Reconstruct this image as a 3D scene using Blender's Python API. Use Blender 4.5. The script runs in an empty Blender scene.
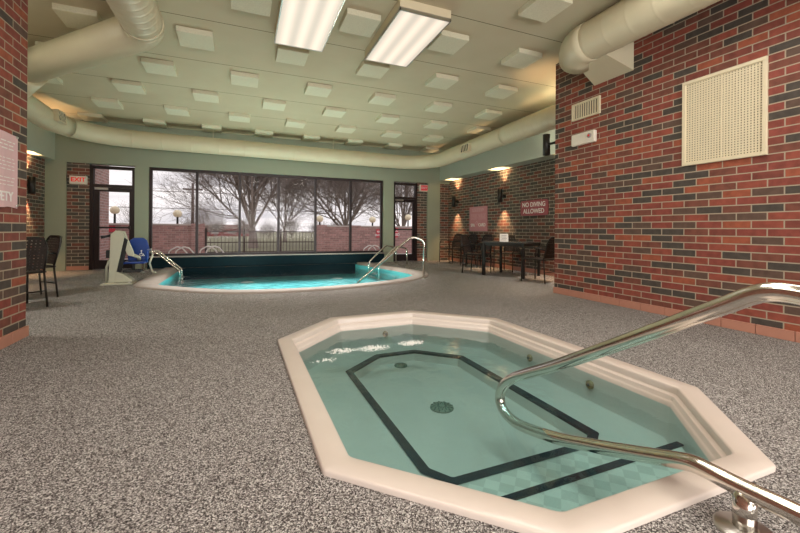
import bpy, bmesh, math, random
from mathutils import Vector, Matrix
R = math.radians
PI = math.pi
random.seed(7)
scene = bpy.context.scene
COL = scene.collection

# ------------------------------------------------------------------ materials
def new_mat(name):
    m = bpy.data.materials.new(name); m.use_nodes = True
    nt = m.node_tree; b = nt.nodes['Principled BSDF']
    return m, nt, b

def N(nt, typ, **kw):
    n = nt.nodes.new(typ)
    for k, v in kw.items(): setattr(n, k, v)
    return n

def srgb(h):
    h = h.lstrip('#'); c = [int(h[i:i+2], 16)/255 for i in (0, 2, 4)]
    return tuple(x/12.92 if x <= .04045 else ((x+.055)/1.055)**2.4 for x in c) + (1,)

def plain(name, col, rough=.5, metal=0., noise=0., scale=8., bump=0., bscale=60., spec=.5, coat=0.):
    m, nt, b = new_mat(name)
    c = srgb(col) if isinstance(col, str) else col
    b.inputs['Roughness'].default_value = rough
    b.inputs['Metallic'].default_value = metal
    b.inputs['Specular IOR Level'].default_value = spec
    b.inputs['Base Color'].default_value = c
    if coat: b.inputs['Coat Weight'].default_value = coat
    tc = N(nt, 'ShaderNodeTexCoord')
    if noise:
        n = N(nt, 'ShaderNodeTexNoise'); n.inputs['Scale'].default_value = scale; n.inputs['Detail'].default_value = 5
        nt.links.new(tc.outputs['Object'], n.inputs['Vector'])
        mx = N(nt, 'ShaderNodeMix', data_type='RGBA')
        mx.inputs['A'].default_value = tuple(x*(1-noise) for x in c[:3]) + (1,)
        mx.inputs['B'].default_value = tuple(min(1, x*(1+noise)) for x in c[:3]) + (1,)
        nt.links.new(n.outputs['Fac'], mx.inputs['Factor'])
        nt.links.new(mx.outputs['Result'], b.inputs['Base Color'])
    if bump:
        n2 = N(nt, 'ShaderNodeTexNoise'); n2.inputs['Scale'].default_value = bscale; n2.inputs['Detail'].default_value = 3
        nt.links.new(tc.outputs['Object'], n2.inputs['Vector'])
        bp = N(nt, 'ShaderNodeBump'); bp.inputs['Strength'].default_value = bump; bp.inputs['Distance'].default_value = .01
        nt.links.new(n2.outputs['Fac'], bp.inputs['Height']); nt.links.new(bp.outputs['Normal'], b.inputs['Normal'])
    return m

def emit(name, col, s):
    m, nt, b = new_mat(name)
    b.inputs['Base Color'].default_value = (.8, .8, .8, 1)
    b.inputs['Emission Color'].default_value = srgb(col) if isinstance(col, str) else col
    b.inputs['Emission Strength'].default_value = s
    return m

def brick(name, axis, stops, mortar, bw=.252, bh=.0795, ms=.006, off=(0, 0), rough=.75, wear=.25):
    m, nt, b = new_mat(name)
    tc = N(nt, 'ShaderNodeTexCoord'); sp = N(nt, 'ShaderNodeSeparateXYZ'); cb = N(nt, 'ShaderNodeCombineXYZ')
    L = nt.links.new
    L(tc.outputs['Object'], sp.inputs[0])
    a1 = N(nt, 'ShaderNodeMath', operation='ADD'); a1.inputs[1].default_value = off[0] + 40*bw
    a2 = N(nt, 'ShaderNodeMath', operation='ADD'); a2.inputs[1].default_value = off[1] + 40*bh
    L(sp.outputs[axis], a1.inputs[0]); L(sp.outputs[2], a2.inputs[0])
    L(a1.outputs[0], cb.inputs[0]); L(a2.outputs[0], cb.inputs[1])
    t = N(nt, 'ShaderNodeTexBrick'); t.offset = .5
    t.inputs['Scale'].default_value = 1; t.inputs['Brick Width'].default_value = bw; t.inputs['Row Height'].default_value = bh
    t.inputs['Mortar Size'].default_value = ms; t.inputs['Mortar Smooth'].default_value = .15
    t.inputs['Color1'].default_value = (0, 0, 0, 1); t.inputs['Color2'].default_value = (1, 1, 1, 1); t.inputs['Mortar'].default_value = (.5, .5, .5, 1)
    L(cb.outputs[0], t.inputs['Vector'])
    cr = N(nt, 'ShaderNodeValToRGB'); cr.color_ramp.interpolation = 'CONSTANT'
    els = cr.color_ramp.elements
    while len(els) < len(stops): els.new(.5)
    for e, (p, c) in zip(els, stops): e.position = p; e.color = srgb(c)
    L(t.outputs['Color'], cr.inputs['Fac'])
    n = N(nt, 'ShaderNodeTexNoise'); n.inputs['Scale'].default_value = 14; n.inputs['Detail'].default_value = 8
    L(tc.outputs['Object'], n.inputs['Vector'])
    mul = N(nt, 'ShaderNodeMix', data_type='RGBA', blend_type='MULTIPLY'); mul.inputs['Factor'].default_value = 1
    rr = N(nt, 'ShaderNodeMapRange'); rr.inputs['From Min'].default_value = .25; rr.inputs['From Max'].default_value = .75
    rr.inputs['To Min'].default_value = 1-wear; rr.inputs['To Max'].default_value = 1+wear
    L(n.outputs['Fac'], rr.inputs['Value']); L(cr.outputs['Color'], mul.inputs['A']); L(rr.outputs[0], mul.inputs['B'])
    mx = N(nt, 'ShaderNodeMix', data_type='RGBA'); mx.inputs['B'].default_value = srgb(mortar)
    L(t.outputs['Fac'], mx.inputs['Factor']); L(mul.outputs['Result'], mx.inputs['A'])
    L(mx.outputs['Result'], b.inputs['Base Color'])
    b.inputs['Roughness'].default_value = rough
    b.inputs['Specular IOR Level'].default_value = .35
    inv = N(nt, 'ShaderNodeMath', operation='SUBTRACT'); inv.inputs[0].default_value = 1
    L(t.outputs['Fac'], inv.inputs[1])
    bp = N(nt, 'ShaderNodeBump'); bp.inputs['Strength'].default_value = .5; bp.inputs['Distance'].default_value = .008
    ad = N(nt, 'ShaderNodeMath', operation='MULTIPLY_ADD'); ad.inputs[1].default_value = .25
    L(n.outputs['Fac'], ad.inputs[0]); L(inv.outputs[0], ad.inputs[2])
    L(ad.outputs[0], bp.inputs['Height']); L(bp.outputs['Normal'], b.inputs['Normal'])
    return m

ST = [(0, '#4b443e'), (.2, '#5e4a40'), (.34, '#74463a'), (.5, '#84443a'), (.66, '#8d4a3c'), (.82, '#7a4238'), (.93, '#96523c')]
STF = [(0, '#4d4a44'), (.25, '#5f544b'), (.45, '#6c4f45'), (.62, '#76493e'), (.8, '#5c5049'), (.92, '#7d4c40')]
STX = [(0, '#a07e79'), (.3, '#b08983'), (.55, '#ba908a'), (.8, '#a8847f')]
M = {}
M['brick_y'] = brick('red brick running along the room', 1, ST, '#a69884', off=(.06, .0))
M['brick_yf'] = brick('dark brick along the room', 1, STF, '#b3ab9a', off=(.11, .0))
M['brick_x'] = brick('dark brick across the room', 0, STF, '#b3a796', off=(.05, .0))
M['brick_ox'] = brick('outdoor brick', 0, STX, '#bcaaa4', off=(.05, .02))
M['brick_oy'] = brick('outdoor brick side', 1, STX, '#c4b4ae', off=(.05, .02), ms=.009)

def carpet():
    m, nt, b = new_mat('grey flecked carpet'); L = nt.links.new
    tc = N(nt, 'ShaderNodeTexCoord')
    v = N(nt, 'ShaderNodeTexVoronoi'); v.inputs['Scale'].default_value = 225
    L(tc.outputs['Object'], v.inputs['Vector'])
    sp = N(nt, 'ShaderNodeSeparateColor'); L(v.outputs['Color'], sp.inputs[0])
    cr = N(nt, 'ShaderNodeValToRGB'); cr.color_ramp.interpolation = 'LINEAR'
    els = cr.color_ramp.elements
    for _ in range(3): els.new(.5)
    for e, (p, c) in zip(els, [(0, '#2e2826'), (.3, '#605b59'), (.55, '#8d8784'), (.8, '#bab5b1'), (1, '#e2dedb')]): e.position = p; e.color = srgb(c)
    L(sp.outputs[0], cr.inputs['Fac'])
    n = N(nt, 'ShaderNodeTexNoise'); n.inputs['Scale'].default_value = 1.3; n.inputs['Detail'].default_value = 4
    L(tc.outputs['Object'], n.inputs['Vector'])
    rr = N(nt, 'ShaderNodeMapRange'); rr.inputs['To Min'].default_value = .88; rr.inputs['To Max'].default_value = 1.1
    L(n.outputs['Fac'], rr.inputs['Value'])
    mul = N(nt, 'ShaderNodeMix', data_type='RGBA', blend_type='MULTIPLY'); mul.inputs['Factor'].default_value = 1
    L(cr.outputs['Color'], mul.inputs['A']); L(rr.outputs[0], mul.inputs['B']); L(mul.outputs['Result'], b.inputs['Base Color'])
    b.inputs['Roughness'].default_value = .95; b.inputs['Specular IOR Level'].default_value = .1
    bp = N(nt, 'ShaderNodeBump'); bp.inputs['Strength'].default_value = .7; bp.inputs['Distance'].default_value = .006
    L(v.outputs['Distance'], bp.inputs['Height']); L(bp.outputs['Normal'], b.inputs['Normal'])
    return m
M['carpet'] = carpet()

def ceiling_mat():
    m, nt, b = new_mat('olive cream painted ceiling'); L = nt.links.new
    tc = N(nt, 'ShaderNodeTexCoord'); sp = N(nt, 'ShaderNodeSeparateXYZ'); L(tc.outputs['Object'], sp.inputs[0])
    n = N(nt, 'ShaderNodeTexNoise'); n.inputs['Scale'].default_value = 2.2; n.inputs['Detail'].default_value = 6
    L(tc.outputs['Object'], n.inputs['Vector'])
    mx = N(nt, 'ShaderNodeMix', data_type='RGBA'); mx.inputs['A'].default_value = srgb('#bfb599'); mx.inputs['B'].default_value = srgb('#cbc1a7')
    L(n.outputs['Fac'], mx.inputs['Factor'])
    ad = N(nt, 'ShaderNodeMath', operation='ADD'); ad.inputs[1].default_value = -4.22 + 1.29*10
    L(sp.outputs[1], ad.inputs[0])
    md = N(nt, 'ShaderNodeMath', operation='MODULO'); md.inputs[1].default_value = 1.29; L(ad.outputs[0], md.inputs[0])
    lt = N(nt, 'ShaderNodeMath', operation='LESS_THAN'); lt.inputs[1].default_value = .012; L(md.outputs[0], lt.inputs[0])
    mj = N(nt, 'ShaderNodeMix', data_type='RGBA'); mj.inputs['B'].default_value = srgb('#5d5945')
    L(lt.outputs[0], mj.inputs['Factor']); L(mx.outputs['Result'], mj.inputs['A']); L(mj.outputs['Result'], b.inputs['Base Color'])
    b.inputs['Roughness'].default_value = .9; b.inputs['Specular IOR Level'].default_value = .2
    n2 = N(nt, 'ShaderNodeTexNoise'); n2.inputs['Scale'].default_value = 90
    L(tc.outputs['Object'], n2.inputs['Vector'])
    bp = N(nt, 'ShaderNodeBump'); bp.inputs['Strength'].default_value = .25; bp.inputs['Distance'].default_value = .01
    L(n2.outputs['Fac'], bp.inputs['Height']); L(bp.outputs['Normal'], b.inputs['Normal'])
    return m
M['ceiling'] = ceiling_mat()
M['panel'] = plain('speckled acoustic panel', '#d9d5bd', .95, noise=.16, scale=70, bump=.5, bscale=80, spec=.1)
M['green'] = plain('sage green wall paint', '#979d89', .7, noise=.04, scale=3)
M['green_pale'] = plain('pale aqua green paint', '#abb3a5', .7, noise=.04, scale=3)
M['duct'] = plain('cream painted duct metal', '#cfc6a9', .4, noise=.05, scale=5)
M['tile_base'] = plain('terracotta base tile', '#b5806c', .55, noise=.08, scale=12)
M['dark_frame'] = plain('dark bronze window frame', '#2a1f20', .35, metal=.3, noise=.1)
M['knee'] = plain('dark navy tile kneewall', '#0d252d', .7, noise=.2, scale=10, spec=.12)
M['sill'] = plain('grey stone sill', '#a39e98', .4, noise=.1)
M['steel'] = plain('polished stainless steel', (.72, .68, .62, 1), .14, metal=1., noise=.05, scale=20)
M['steel_dull'] = plain('brushed steel', (.55, .53, .5, 1), .3, metal=1., noise=.1, scale=20)
M['black'] = plain('black painted metal', '#1b1815', .4, noise=.15, scale=20)
M['wicker'] = plain('dark brown woven resin', '#2c2320', .5, noise=.3, scale=60)
M['table_top'] = plain('dark grey laminate', '#4b4a49', .25, noise=.1, scale=10)
M['white_paper'] = plain('white card', '#e9e6df', .7, noise=.03)
M['ink'] = plain('grey print', '#8f8b8a', .7, noise=.03)
M['spa'] = plain('cream moulded spa shell', '#d6c9bf', .3, noise=.05, scale=7, coat=.2)
M['navy_tile'] = plain('navy tile band', '#0d1f2c', .25, noise=.4, scale=60)
M['brass'] = plain('dull brass fitting', '#8a7a52', .4, metal=.6, noise=.2, scale=30)
M['drain'] = plain('grey drain cover', '#7d8577', .5, noise=.2, scale=30)
M['drain_slot'] = plain('dark drain slot', '#31403a', .6, noise=.2, scale=30)
M['pool_paint'] = plain('turquoise pool paint', '#62d2da', .5, noise=.08, scale=3)
M['coping'] = plain('pale concrete coping', '#a0958b', .7, noise=.2, scale=14)
M['lift_white'] = plain('off white lift enamel', '#b9b8a4', .4, noise=.08, scale=8)
M['lift_black'] = plain('black rubber', '#17181a', .6, noise=.1)
M['seat_blue'] = plain('blue moulded seat plastic', '#123a86', .35, noise=.1, scale=10)
M['cream'] = plain('cream enamel grille', '#dcd0b2', .45, noise=.05, scale=8)
M['grille_dark'] = plain('grille back shadow box', '#55503f', .8, noise=.1)
M['exit_white'] = plain('white sign housing', '#e4dccd', .5, noise=.04)
M['red'] = plain('red lettering', '#d2302a', .5, noise=.05)
M['pink_sign'] = plain('faded pink poster board', '#c98a90', .55, noise=.06, scale=5)
M['pink_pale'] = plain('pale pink poster board', '#e0bcbf', .55, noise=.04, scale=5)
M['maroon'] = plain('dusty red sign board', '#a4535a', .5, noise=.1, scale=8)
M['white_letter'] = plain('white lettering', '#f2ece8', .6, noise=.02)
M['exit_red_face'] = emit('red exit face', '#c03238', .35); M['exit_red_face'].node_tree.nodes['Principled BSDF'].inputs['Base Color'].default_value = srgb('#c04046')
M['exit_letter'] = emit('lit exit letters', '#e02218', .35); M['exit_letter'].node_tree.nodes['Principled BSDF'].inputs['Base Color'].default_value = srgb('#d81c14')
M['patio'] = plain('pale patio concrete', '#b3a8a5', .8, noise=.12, scale=4)
M['grass'] = plain('winter grass', '#8d8a70', .9, noise=.2, scale=3)
M['bark'] = plain('grey brown bark', '#978a83', .9, noise=.25, scale=9)
M['iron'] = plain('dark iron fence', '#4a3b38', .6, noise=.1)
M['globe'] = plain('cream lamp globe', '#f3e6c6', .3, noise=.03)
M['pole'] = plain('weathered utility pole', '#6a5a55', .9, noise=.2)
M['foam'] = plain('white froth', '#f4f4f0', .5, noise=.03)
M['redsign'] = plain('bright red notice', '#d04552', .6, noise=.05)
M['house_wall'] = plain('tan siding', '#b08c74', .8, noise=.1)
M['house_roof'] = plain('brown roof', '#7d6258', .9, noise=.15)
M['house_red'] = plain('red siding', '#a35552', .8, noise=.1)
M['grey_stone'] = plain('pale cap stone', '#c6bab3', .8, noise=.08)

def diffuser():
    # lit lens with the faint stripes of its tubes
    m, nt, b = new_mat('lit ribbed lens'); L = nt.links.new
    tc = N(nt, 'ShaderNodeTexCoord'); sp = N(nt, 'ShaderNodeSeparateXYZ'); L(tc.outputs['Generated'], sp.inputs[0])
    mu = N(nt, 'ShaderNodeMath', operation='MULTIPLY'); mu.inputs[1].default_value = 2*PI*3; L(sp.outputs[0], mu.inputs[0])
    co = N(nt, 'ShaderNodeMath', operation='COSINE'); L(mu.outputs[0], co.inputs[0])
    rr = N(nt, 'ShaderNodeMapRange'); rr.inputs['From Min'].default_value = -1; rr.inputs['From Max'].default_value = 1
    rr.inputs['To Min'].default_value = 1.2; rr.inputs['To Max'].default_value = .84
    L(co.outputs[0], rr.inputs['Value'])
    k = N(nt, 'ShaderNodeMath', operation='MULTIPLY'); k.inputs[1].default_value = LENS; L(rr.outputs[0], k.inputs[0])
    b.inputs['Emission Color'].default_value = (1, .87, .70, 1); b.inputs['Base Color'].default_value = (.1, .1, .1, 1)
    L(k.outputs[0], b.inputs['Emission Strength'])
    return m
LENS = .80
M['lens'] = diffuser()

def water(name, tint, scale, strength, dist, rough, stretch=1.):
    m = bpy.data.materials.new(name); m.use_nodes = True; nt = m.node_tree; nt.nodes.clear(); L = nt.links.new
    out = N(nt, 'ShaderNodeOutputMaterial'); mix = N(nt, 'ShaderNodeMixShader')
    tr = N(nt, 'ShaderNodeBsdfTransparent'); tr.inputs['Color'].default_value = tint
    gl = N(nt, 'ShaderNodeBsdfGlossy'); gl.inputs['Roughness'].default_value = rough; gl.inputs['Color'].default_value = (1, 1, 1, 1)
    fr = N(nt, 'ShaderNodeFresnel'); fr.inputs['IOR'].default_value = 1.33
    tc = N(nt, 'ShaderNodeTexCoord'); mp = N(nt, 'ShaderNodeMapping'); mp.inputs['Scale'].default_value = (1, stretch, 1)
    n = N(nt, 'ShaderNodeTexNoise'); n.inputs['Scale'].default_value = scale; n.inputs['Detail'].default_value = 3; n.inputs['Distortion'].default_value = .6
    L(tc.outputs['Object'], mp.inputs[0]); L(mp.outputs[0], n.inputs['Vector'])
    bp = N(nt, 'ShaderNodeBump'); bp.inputs['Strength'].default_value = strength; bp.inputs['Distance'].default_value = dist
    L(n.outputs['Fac'], bp.inputs['Height']); L(bp.outputs['Normal'], gl.inputs['Normal']); L(bp.outputs['Normal'], fr.inputs['Normal'])
    L(fr.outputs[0], mix.inputs[0]); L(tr.outputs[0], mix.inputs[1]); L(gl.outputs[0], mix.inputs[2]); L(mix.outputs[0], out.inputs['Surface'])
    return m
M['spa_water'] = water('clear teal spa water', (.645, .90, .93, 1), 5, .25, .02, .02)
M['pool_water'] = water('turquoise pool water', (.82, .965, .975, 1), 6, .5, .05, .03)

def pane_mat():
    m = bpy.data.materials.new('window glass'); m.use_nodes = True; nt = m.node_tree; nt.nodes.clear(); L = nt.links.new
    out = N(nt, 'ShaderNodeOutputMaterial'); mix = N(nt, 'ShaderNodeMixShader')
    tr = N(nt, 'ShaderNodeBsdfTransparent'); tr.inputs['Color'].default_value = (.97, .97, .97, 1)
    gl = N(nt, 'ShaderNodeBsdfGlossy'); gl.inputs['Roughness'].default_value = .01
    fr = N(nt, 'ShaderNodeFresnel'); fr.inputs['IOR'].default_value = 1.12
    L(fr.outputs[0], mix.inputs[0]); L(tr.outputs[0], mix.inputs[1]); L(gl.outputs[0], mix.inputs[2]); L(mix.outputs[0], out.inputs['Surface'])
    return m
M['glass'] = pane_mat()

def step_tile():
    m, nt, b = new_mat('small white step tiles'); L = nt.links.new
    tc = N(nt, 'ShaderNodeTexCoord'); mp = N(nt, 'ShaderNodeMapping'); mp.inputs['Rotation'].default_value = (0, 0, R(45)); mp.inputs['Scale'].default_value = (14, 14, 14)
    L(tc.outputs['Object'], mp.inputs[0])
    ck = N(nt, 'ShaderNodeTexChecker'); ck.inputs['Scale'].default_value = 1
    ck.inputs['Color1'].default_value = srgb('#e2d7cb'); ck.inputs['Color2'].default_value = srgb('#cfc6bb')
    L(mp.outputs[0], ck.inputs['Vector']); L(ck.outputs['Color'], b.inputs['Base Color']); b.inputs['Roughness'].default_value = .4
    return m
M['step_tile'] = step_tile()
def check_tile():
    m, nt, b = new_mat('navy and pale waterline tiles'); L = nt.links.new
    tc = N(nt, 'ShaderNodeTexCoord'); ck = N(nt, 'ShaderNodeTexChecker'); ck.inputs['Scale'].default_value = 5
    ck.inputs['Color1'].default_value = srgb('#123040'); ck.inputs['Color2'].default_value = srgb('#8fc0c4')
    L(tc.outputs['Object'], ck.inputs['Vector']); L(ck.outputs['Color'], b.inputs['Base Color']); b.inputs['Roughness'].default_value = .3
    return m
M['check_tile'] = check_tile()

# ------------------------------------------------------------------ mesh helpers
class MB:
    def __init__(s): s.v = []; s.f = []; s.sm = []
    def add(s, vs, fs, smooth=False):
        o = len(s.v); s.v += [tuple(p) for p in vs]; s.f += [tuple(i+o for i in f) for f in fs]; s.sm += [smooth]*len(fs)
        return s
    def box(s, c, d, mat=None, rz=0, bev=0):
        hx, hy, hz = d[0]/2, d[1]/2, d[2]/2
        P = [Vector((x, y, z)) for z in (-hz, hz) for (x, y) in ((-hx, -hy), (hx, -hy), (hx, hy), (-hx, hy))]
        if rz:
            m = Matrix.Rotation(rz, 3, 'Z'); P = [m @ p for p in P]
        if mat: P = [mat @ p for p in P]
        P = [p + Vector(c) for p in P]
        return s.add(P, [(0, 3, 2, 1), (4, 5, 6, 7), (0, 1, 5, 4), (1, 2, 6, 5), (2, 3, 7, 6), (3, 0, 4, 7)])
    def b2(s, a, b):
        return s.box([(a[i]+b[i])/2 for i in range(3)], [abs(b[i]-a[i]) for i in range(3)])
    def tube(s, path, r, n=10, cap=True, closed=False):
        path = [Vector(p) for p in path]; k = len(path)
        rs = r if isinstance(r, (list, tuple)) else [r]*k
        t0 = (path[1]-path[0]).normalized()
        up = Vector((0, 0, 1)) if abs(t0.z) < .9 else Vector((1, 0, 0))
        u = t0.cross(up).normalized(); vs = []
        for i, p in enumerate(path):
            if closed: t = (path[(i+1) % k]-path[i-1]).normalized()
            else: t = (path[min(i+1, k-1)]-path[max(i-1, 0)])
            t = t.normalized() if t.length > 1e-9 else t0
            u = (u - t*u.dot(t)); u = u.normalized() if u.length > 1e-6 else t.orthogonal().normalized()
            w = t.cross(u)
            for j in range(n):
                a = 2*PI*j/n; vs.append(p + (u*math.cos(a)+w*math.sin(a))*rs[i])
        fs = []
        for i in range(k if closed else k-1):
            i2 = (i+1) % k
            for j in range(n):
                j2 = (j+1) % n; fs.append((i*n+j, i*n+j2, i2*n+j2, i2*n+j))
        s.add(vs, fs, True)
        if cap and not closed:
            o = len(s.v)-len(vs)
            s.f.append(tuple(o+j for j in reversed(range(n)))); s.sm.append(False)
            s.f.append(tuple(o+(k-1)*n+j for j in range(n))); s.sm.append(False)
        return s
    def lathe(s, prof, c=(0, 0, 0), n=20, axis='Z', cap=True):
        vs = []
        for (r, h) in prof:
            for j in range(n):
                a = 2*PI*j/n; x, y = r*math.cos(a), r*math.sin(a)
                p = {'Z': (x, y, h), 'X': (h, x, y), 'Y': (y, h, x)}[axis]
                vs.append((p[0]+c[0], p[1]+c[1], p[2]+c[2]))
        fs = []; k = len(prof)
        for i in range(k-1):
            for j in range(n):
                j2 = (j+1) % n; fs.append((i*n+j, i*n+j2, (i+1)*n+j2, (i+1)*n+j))
        s.add(vs, fs, True)
        if cap:
            o = len(s.v)-len(vs)
            s.f.append(tuple(o+j for j in reversed(range(n)))); s.sm.append(False)
            s.f.append(tuple(o+(k-1)*n+j for j in range(n))); s.sm.append(False)
        return s
    def loft(s, rings, smooth=False, cap0=False, cap1=False):
        n = len(rings[0]); vs = [p for r in rings for p in r]; fs = []
        for i in range(len(rings)-1):
            for j in range(n):
                j2 = (j+1) % n; fs.append((i*n+j, i*n+j2, (i+1)*n+j2, (i+1)*n+j))
        s.add(vs, fs, smooth); o = len(s.v)-len(vs)
        if cap0: s.f.append(tuple(o+j for j in reversed(range(n)))); s.sm.append(False)
        if cap1: s.f.append(tuple(o+(len(rings)-1)*n+j for j in range(n))); s.sm.append(False)
        return s
    def prism(s, poly, z0, z1):
        return s.loft([[(x, y, z0) for x, y in poly], [(x, y, z1) for x, y in poly]], False, True, True)
    def build(s, name, mat, parent=None, bevel=0, fix=True):
        me = bpy.data.meshes.new(name); me.from_pydata(s.v, [], s.f); me.update()
        for p, sm in zip(me.polygons, s.sm): p.use_smooth = sm
        if fix:
            bm = bmesh.new(); bm.from_mesh(me); bmesh.ops.recalc_face_normals(bm, faces=bm.faces); bm.to_mesh(me); bm.free()
        o = bpy.data.objects.new(name, me); COL.objects.link(o)
        if mat: me.materials.append(mat)
        if parent: o.parent = parent
        if bevel:
            m = o.modifiers.new('Bevel', 'BEVEL'); m.width = bevel; m.segments = 2; m.limit_method = 'ANGLE'
        return o

def tag(o, label, cat, group=None, kind=None):
    o['label'] = label; o['category'] = cat
    if group: o['group'] = group
    o['kind'] = kind or 'thing'
    return o
def empty(name, loc, rz=0, label=None, cat=None, group=None):
    o = bpy.data.objects.new(name, None); COL.objects.link(o); o.location = loc; o.rotation_euler = (0, 0, rz); o.empty_display_size = .1
    if label: tag(o, label, cat, group)
    return o
def struct(o): o['kind'] = 'structure'; return o
def sbox(name, a, b, mat, parent=None):
    o = MB().b2(a, b).build(name, mat, parent)
    if not parent: struct(o)
    return o
def fillet(pts, r, n=8, closed=False):
    pts = [Vector(p) for p in pts]; out = []; k = len(pts)
    for i, p in enumerate(pts):
        if not closed and i in (0, k-1): out.append(p); continue
        a = pts[i-1]-p; b = pts[(i+1) % k]-p
        rr = r[i] if isinstance(r, (list, tuple)) else r
        ang = a.angle(b)
        if ang > PI-.02 or rr <= 0: out.append(p); continue
        d = min(rr/math.tan(ang/2), a.length*.49, b.length*.49); rad = d*math.tan(ang/2)
        a.normalize(); b.normalize()
        bis = (a+b).normalized(); c = p + bis*(rad/math.sin(ang/2))
        s0 = (p+a*d)-c; s1 = (p+b*d)-c; th = s0.angle(s1)
        for j in range(n+1):
            t = j/n; out.append(c + (s0*math.sin((1-t)*th)+s1*math.sin(t*th))/math.sin(th))
    return out
def text_obj(name, txt, size, mat, parent, loc, rot, ext=.002, align='CENTER', sx=1.):
    cu = bpy.data.curves.new(name, 'FONT'); cu.body = txt; cu.size = size; cu.extrude = ext; cu.align_x = align; cu.align_y = 'CENTER'
    cu.offset = size*.02
    t = bpy.data.objects.new(name+'_tmp', cu); COL.objects.link(t)
    dg = bpy.context.evaluated_depsgraph_get(); dg.update()
    me = bpy.data.meshes.new_from_object(t.evaluated_get(dg)); bpy.data.objects.remove(t)
    me.transform(Matrix.Translation(loc) @ rot.to_4x4() @ Matrix.Diagonal((sx, 1, 1, 1)))
    me.materials.clear(); me.materials.append(mat)
    o = bpy.data.objects.new(name, me); COL.objects.link(o); o.parent = parent
    return o
# text orientations: reading frames for the walls
ROT_XNEG = Matrix(((0, 0, -1), (-1, 0, 0), (0, 1, 0)))      # faces -X (on right walls): right = -Y
ROT_XPOS = Matrix(((0, 0, 1), (1, 0, 0), (0, 1, 0)))        # faces +X (on left walls): right = +Y
ROT_YNEG = Matrix(((1, 0, 0), (0, 0, -1), (0, 1, 0)))       # faces -Y (far wall): right = +X

# ------------------------------------------------------------------ camera
H = 1.0
F = 387.04; yaw = R(22.613); rol = R(.395)
fw = Vector((math.sin(yaw), math.cos(yaw), 0)); rt = Vector((math.cos(yaw), -math.sin(yaw), 0)); up = Vector((0, 0, 1))
r2 = rt*math.cos(rol)+up*math.sin(rol); u2 = up*math.cos(rol)-rt*math.sin(rol)
cd = bpy.data.cameras.new('camera'); cam = bpy.data.objects.new('camera', cd); COL.objects.link(cam)
mw = Matrix((r2, u2, -fw)).transposed().to_4x4(); mw.translation = (0, 0, H); cam.matrix_world = mw
cd.sensor_width = 36; cd.lens = F*36/800; cd.shift_y = -37/800; cd.clip_start = .02; cd.clip_end = 400
scene.camera = cam

# ------------------------------------------------------------------ the room
FILLW = 440.  # power of the added fill lamp behind the back opening
BOXW = 22.
POOLW = 26.
SPOTW = 900.
XL, XR = -1.8, 4.7            # near walls
XLF, XRF = -4.05, 6.4         # alcove walls
YF = 11.15
CA, CB = 3.81, .028
def zc(y): return CA - CB*y   # ceiling slopes very slightly down to the windows

# pool and tub outlines
def catmull(P, n=6):
    P = [Vector((*p, 0)) for p in P]; out = []
    for i in range(len(P)-1):
        p0 = P[max(i-1, 0)]; p1 = P[i]; p2 = P[i+1]; p3 = P[min(i+2, len(P)-1)]
        for j in range(n):
            t = j/n; out.append(.5*((2*p1)+(p2-p0)*t+(2*p0-5*p1+4*p2-p3)*t*t+(3*p1-p0-3*p2+p3)*t**3))
    out.append(P[-1]); return [(p.x, p.y) for p in out]
PO = catmull([(-1.66, 11.0), (-1.67, 9.4), (-1.67, 7.95), (-1.5, 7.55), (-1.2, 7.22), (-.68, 6.77), (-.2, 6.45), (.4, 6.29), (.9, 6.25), (1.4, 6.28), (2.06, 6.42), (2.8, 6.68), (3.3, 6.98), (3.8, 7.5), (3.98, 8.1), (3.92, 8.8), (3.74, 9.8), (3.5, 11.0)], 5)
def inset_open(P, d):
    out = []
    for i, p in enumerate(P):
        a = Vector(P[max(i-1, 0)]); b = Vector(P[min(i+1, len(P)-1)]); t = (b-a).normalized(); n = Vector((-t.y, t.x))
        q = Vector(p)+n*d; out.append((q.x, 11.0 if i in (0, len(P)-1) else q.y))
    return out
PI_ = inset_open(PO, .30)
OUT8 = [(.32, 1.57), (.99, .90), (2.085, .885), (2.67, 1.52), (2.66, 3.56), (1.93, 4.27), (.94, 4.25), (.32, 3.57)]
def offset_poly(P, d):
    n = len(P); out = []
    for i in range(n):
        a = Vector(P[i-1]); b = Vector(P[i]); c = Vector(P[(i+1) % n])
        t1 = (b-a).normalized(); t2 = (c-b).normalized(); n1 = Vector((-t1.y, t1.x)); n2 = Vector((-t2.y, t2.x))
        k = 1+n1.dot(n2); out.append(tuple(b + (n1+n2)*(d/k)))
    return out
def oct_ring(d, z, rad, P=OUT8):
    q = offset_poly(P, d); f = fillet([(x, y, 0) for x, y in q], rad, 5, True)
    return [(p.x, p.y, z) for p in f]

def plate_with_holes(name, outer, holes, z, mat):
    bm = bmesh.new(); edges = []
    for loop in [outer]+holes:
        vs = [bm.verts.new((x, y, z)) for x, y in loop]
        for i in range(len(vs)): edges.append(bm.edges.new((vs[i], vs[(i+1) % len(vs)])))
    bmesh.ops.triangle_fill(bm, use_beauty=True, use_dissolve=False, edges=edges)
    bmesh.ops.recalc_face_normals(bm, faces=bm.faces)
    for f in bm.faces:
        if f.normal.z < 0: f.normal_flip()
    me = bpy.data.meshes.new(name); bm.to_mesh(me); bm.free(); me.materials.append(mat)
    o = bpy.data.objects.new(name, me); COL.objects.link(o); return o
spa_hole = [(p[0], p[1]) for p in oct_ring(.02, 0, .04)]
pool_hole = [(x, y) for x, y in inset_open(PO, .01)]
struct(plate_with_holes('floor', [(XLF-.2, -4.2), (XRF+.2, -4.2), (XRF+.2, 11.6), (XLF-.2, 11.6)], [pool_hole, spa_hole], 0, M['carpet']))

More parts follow.
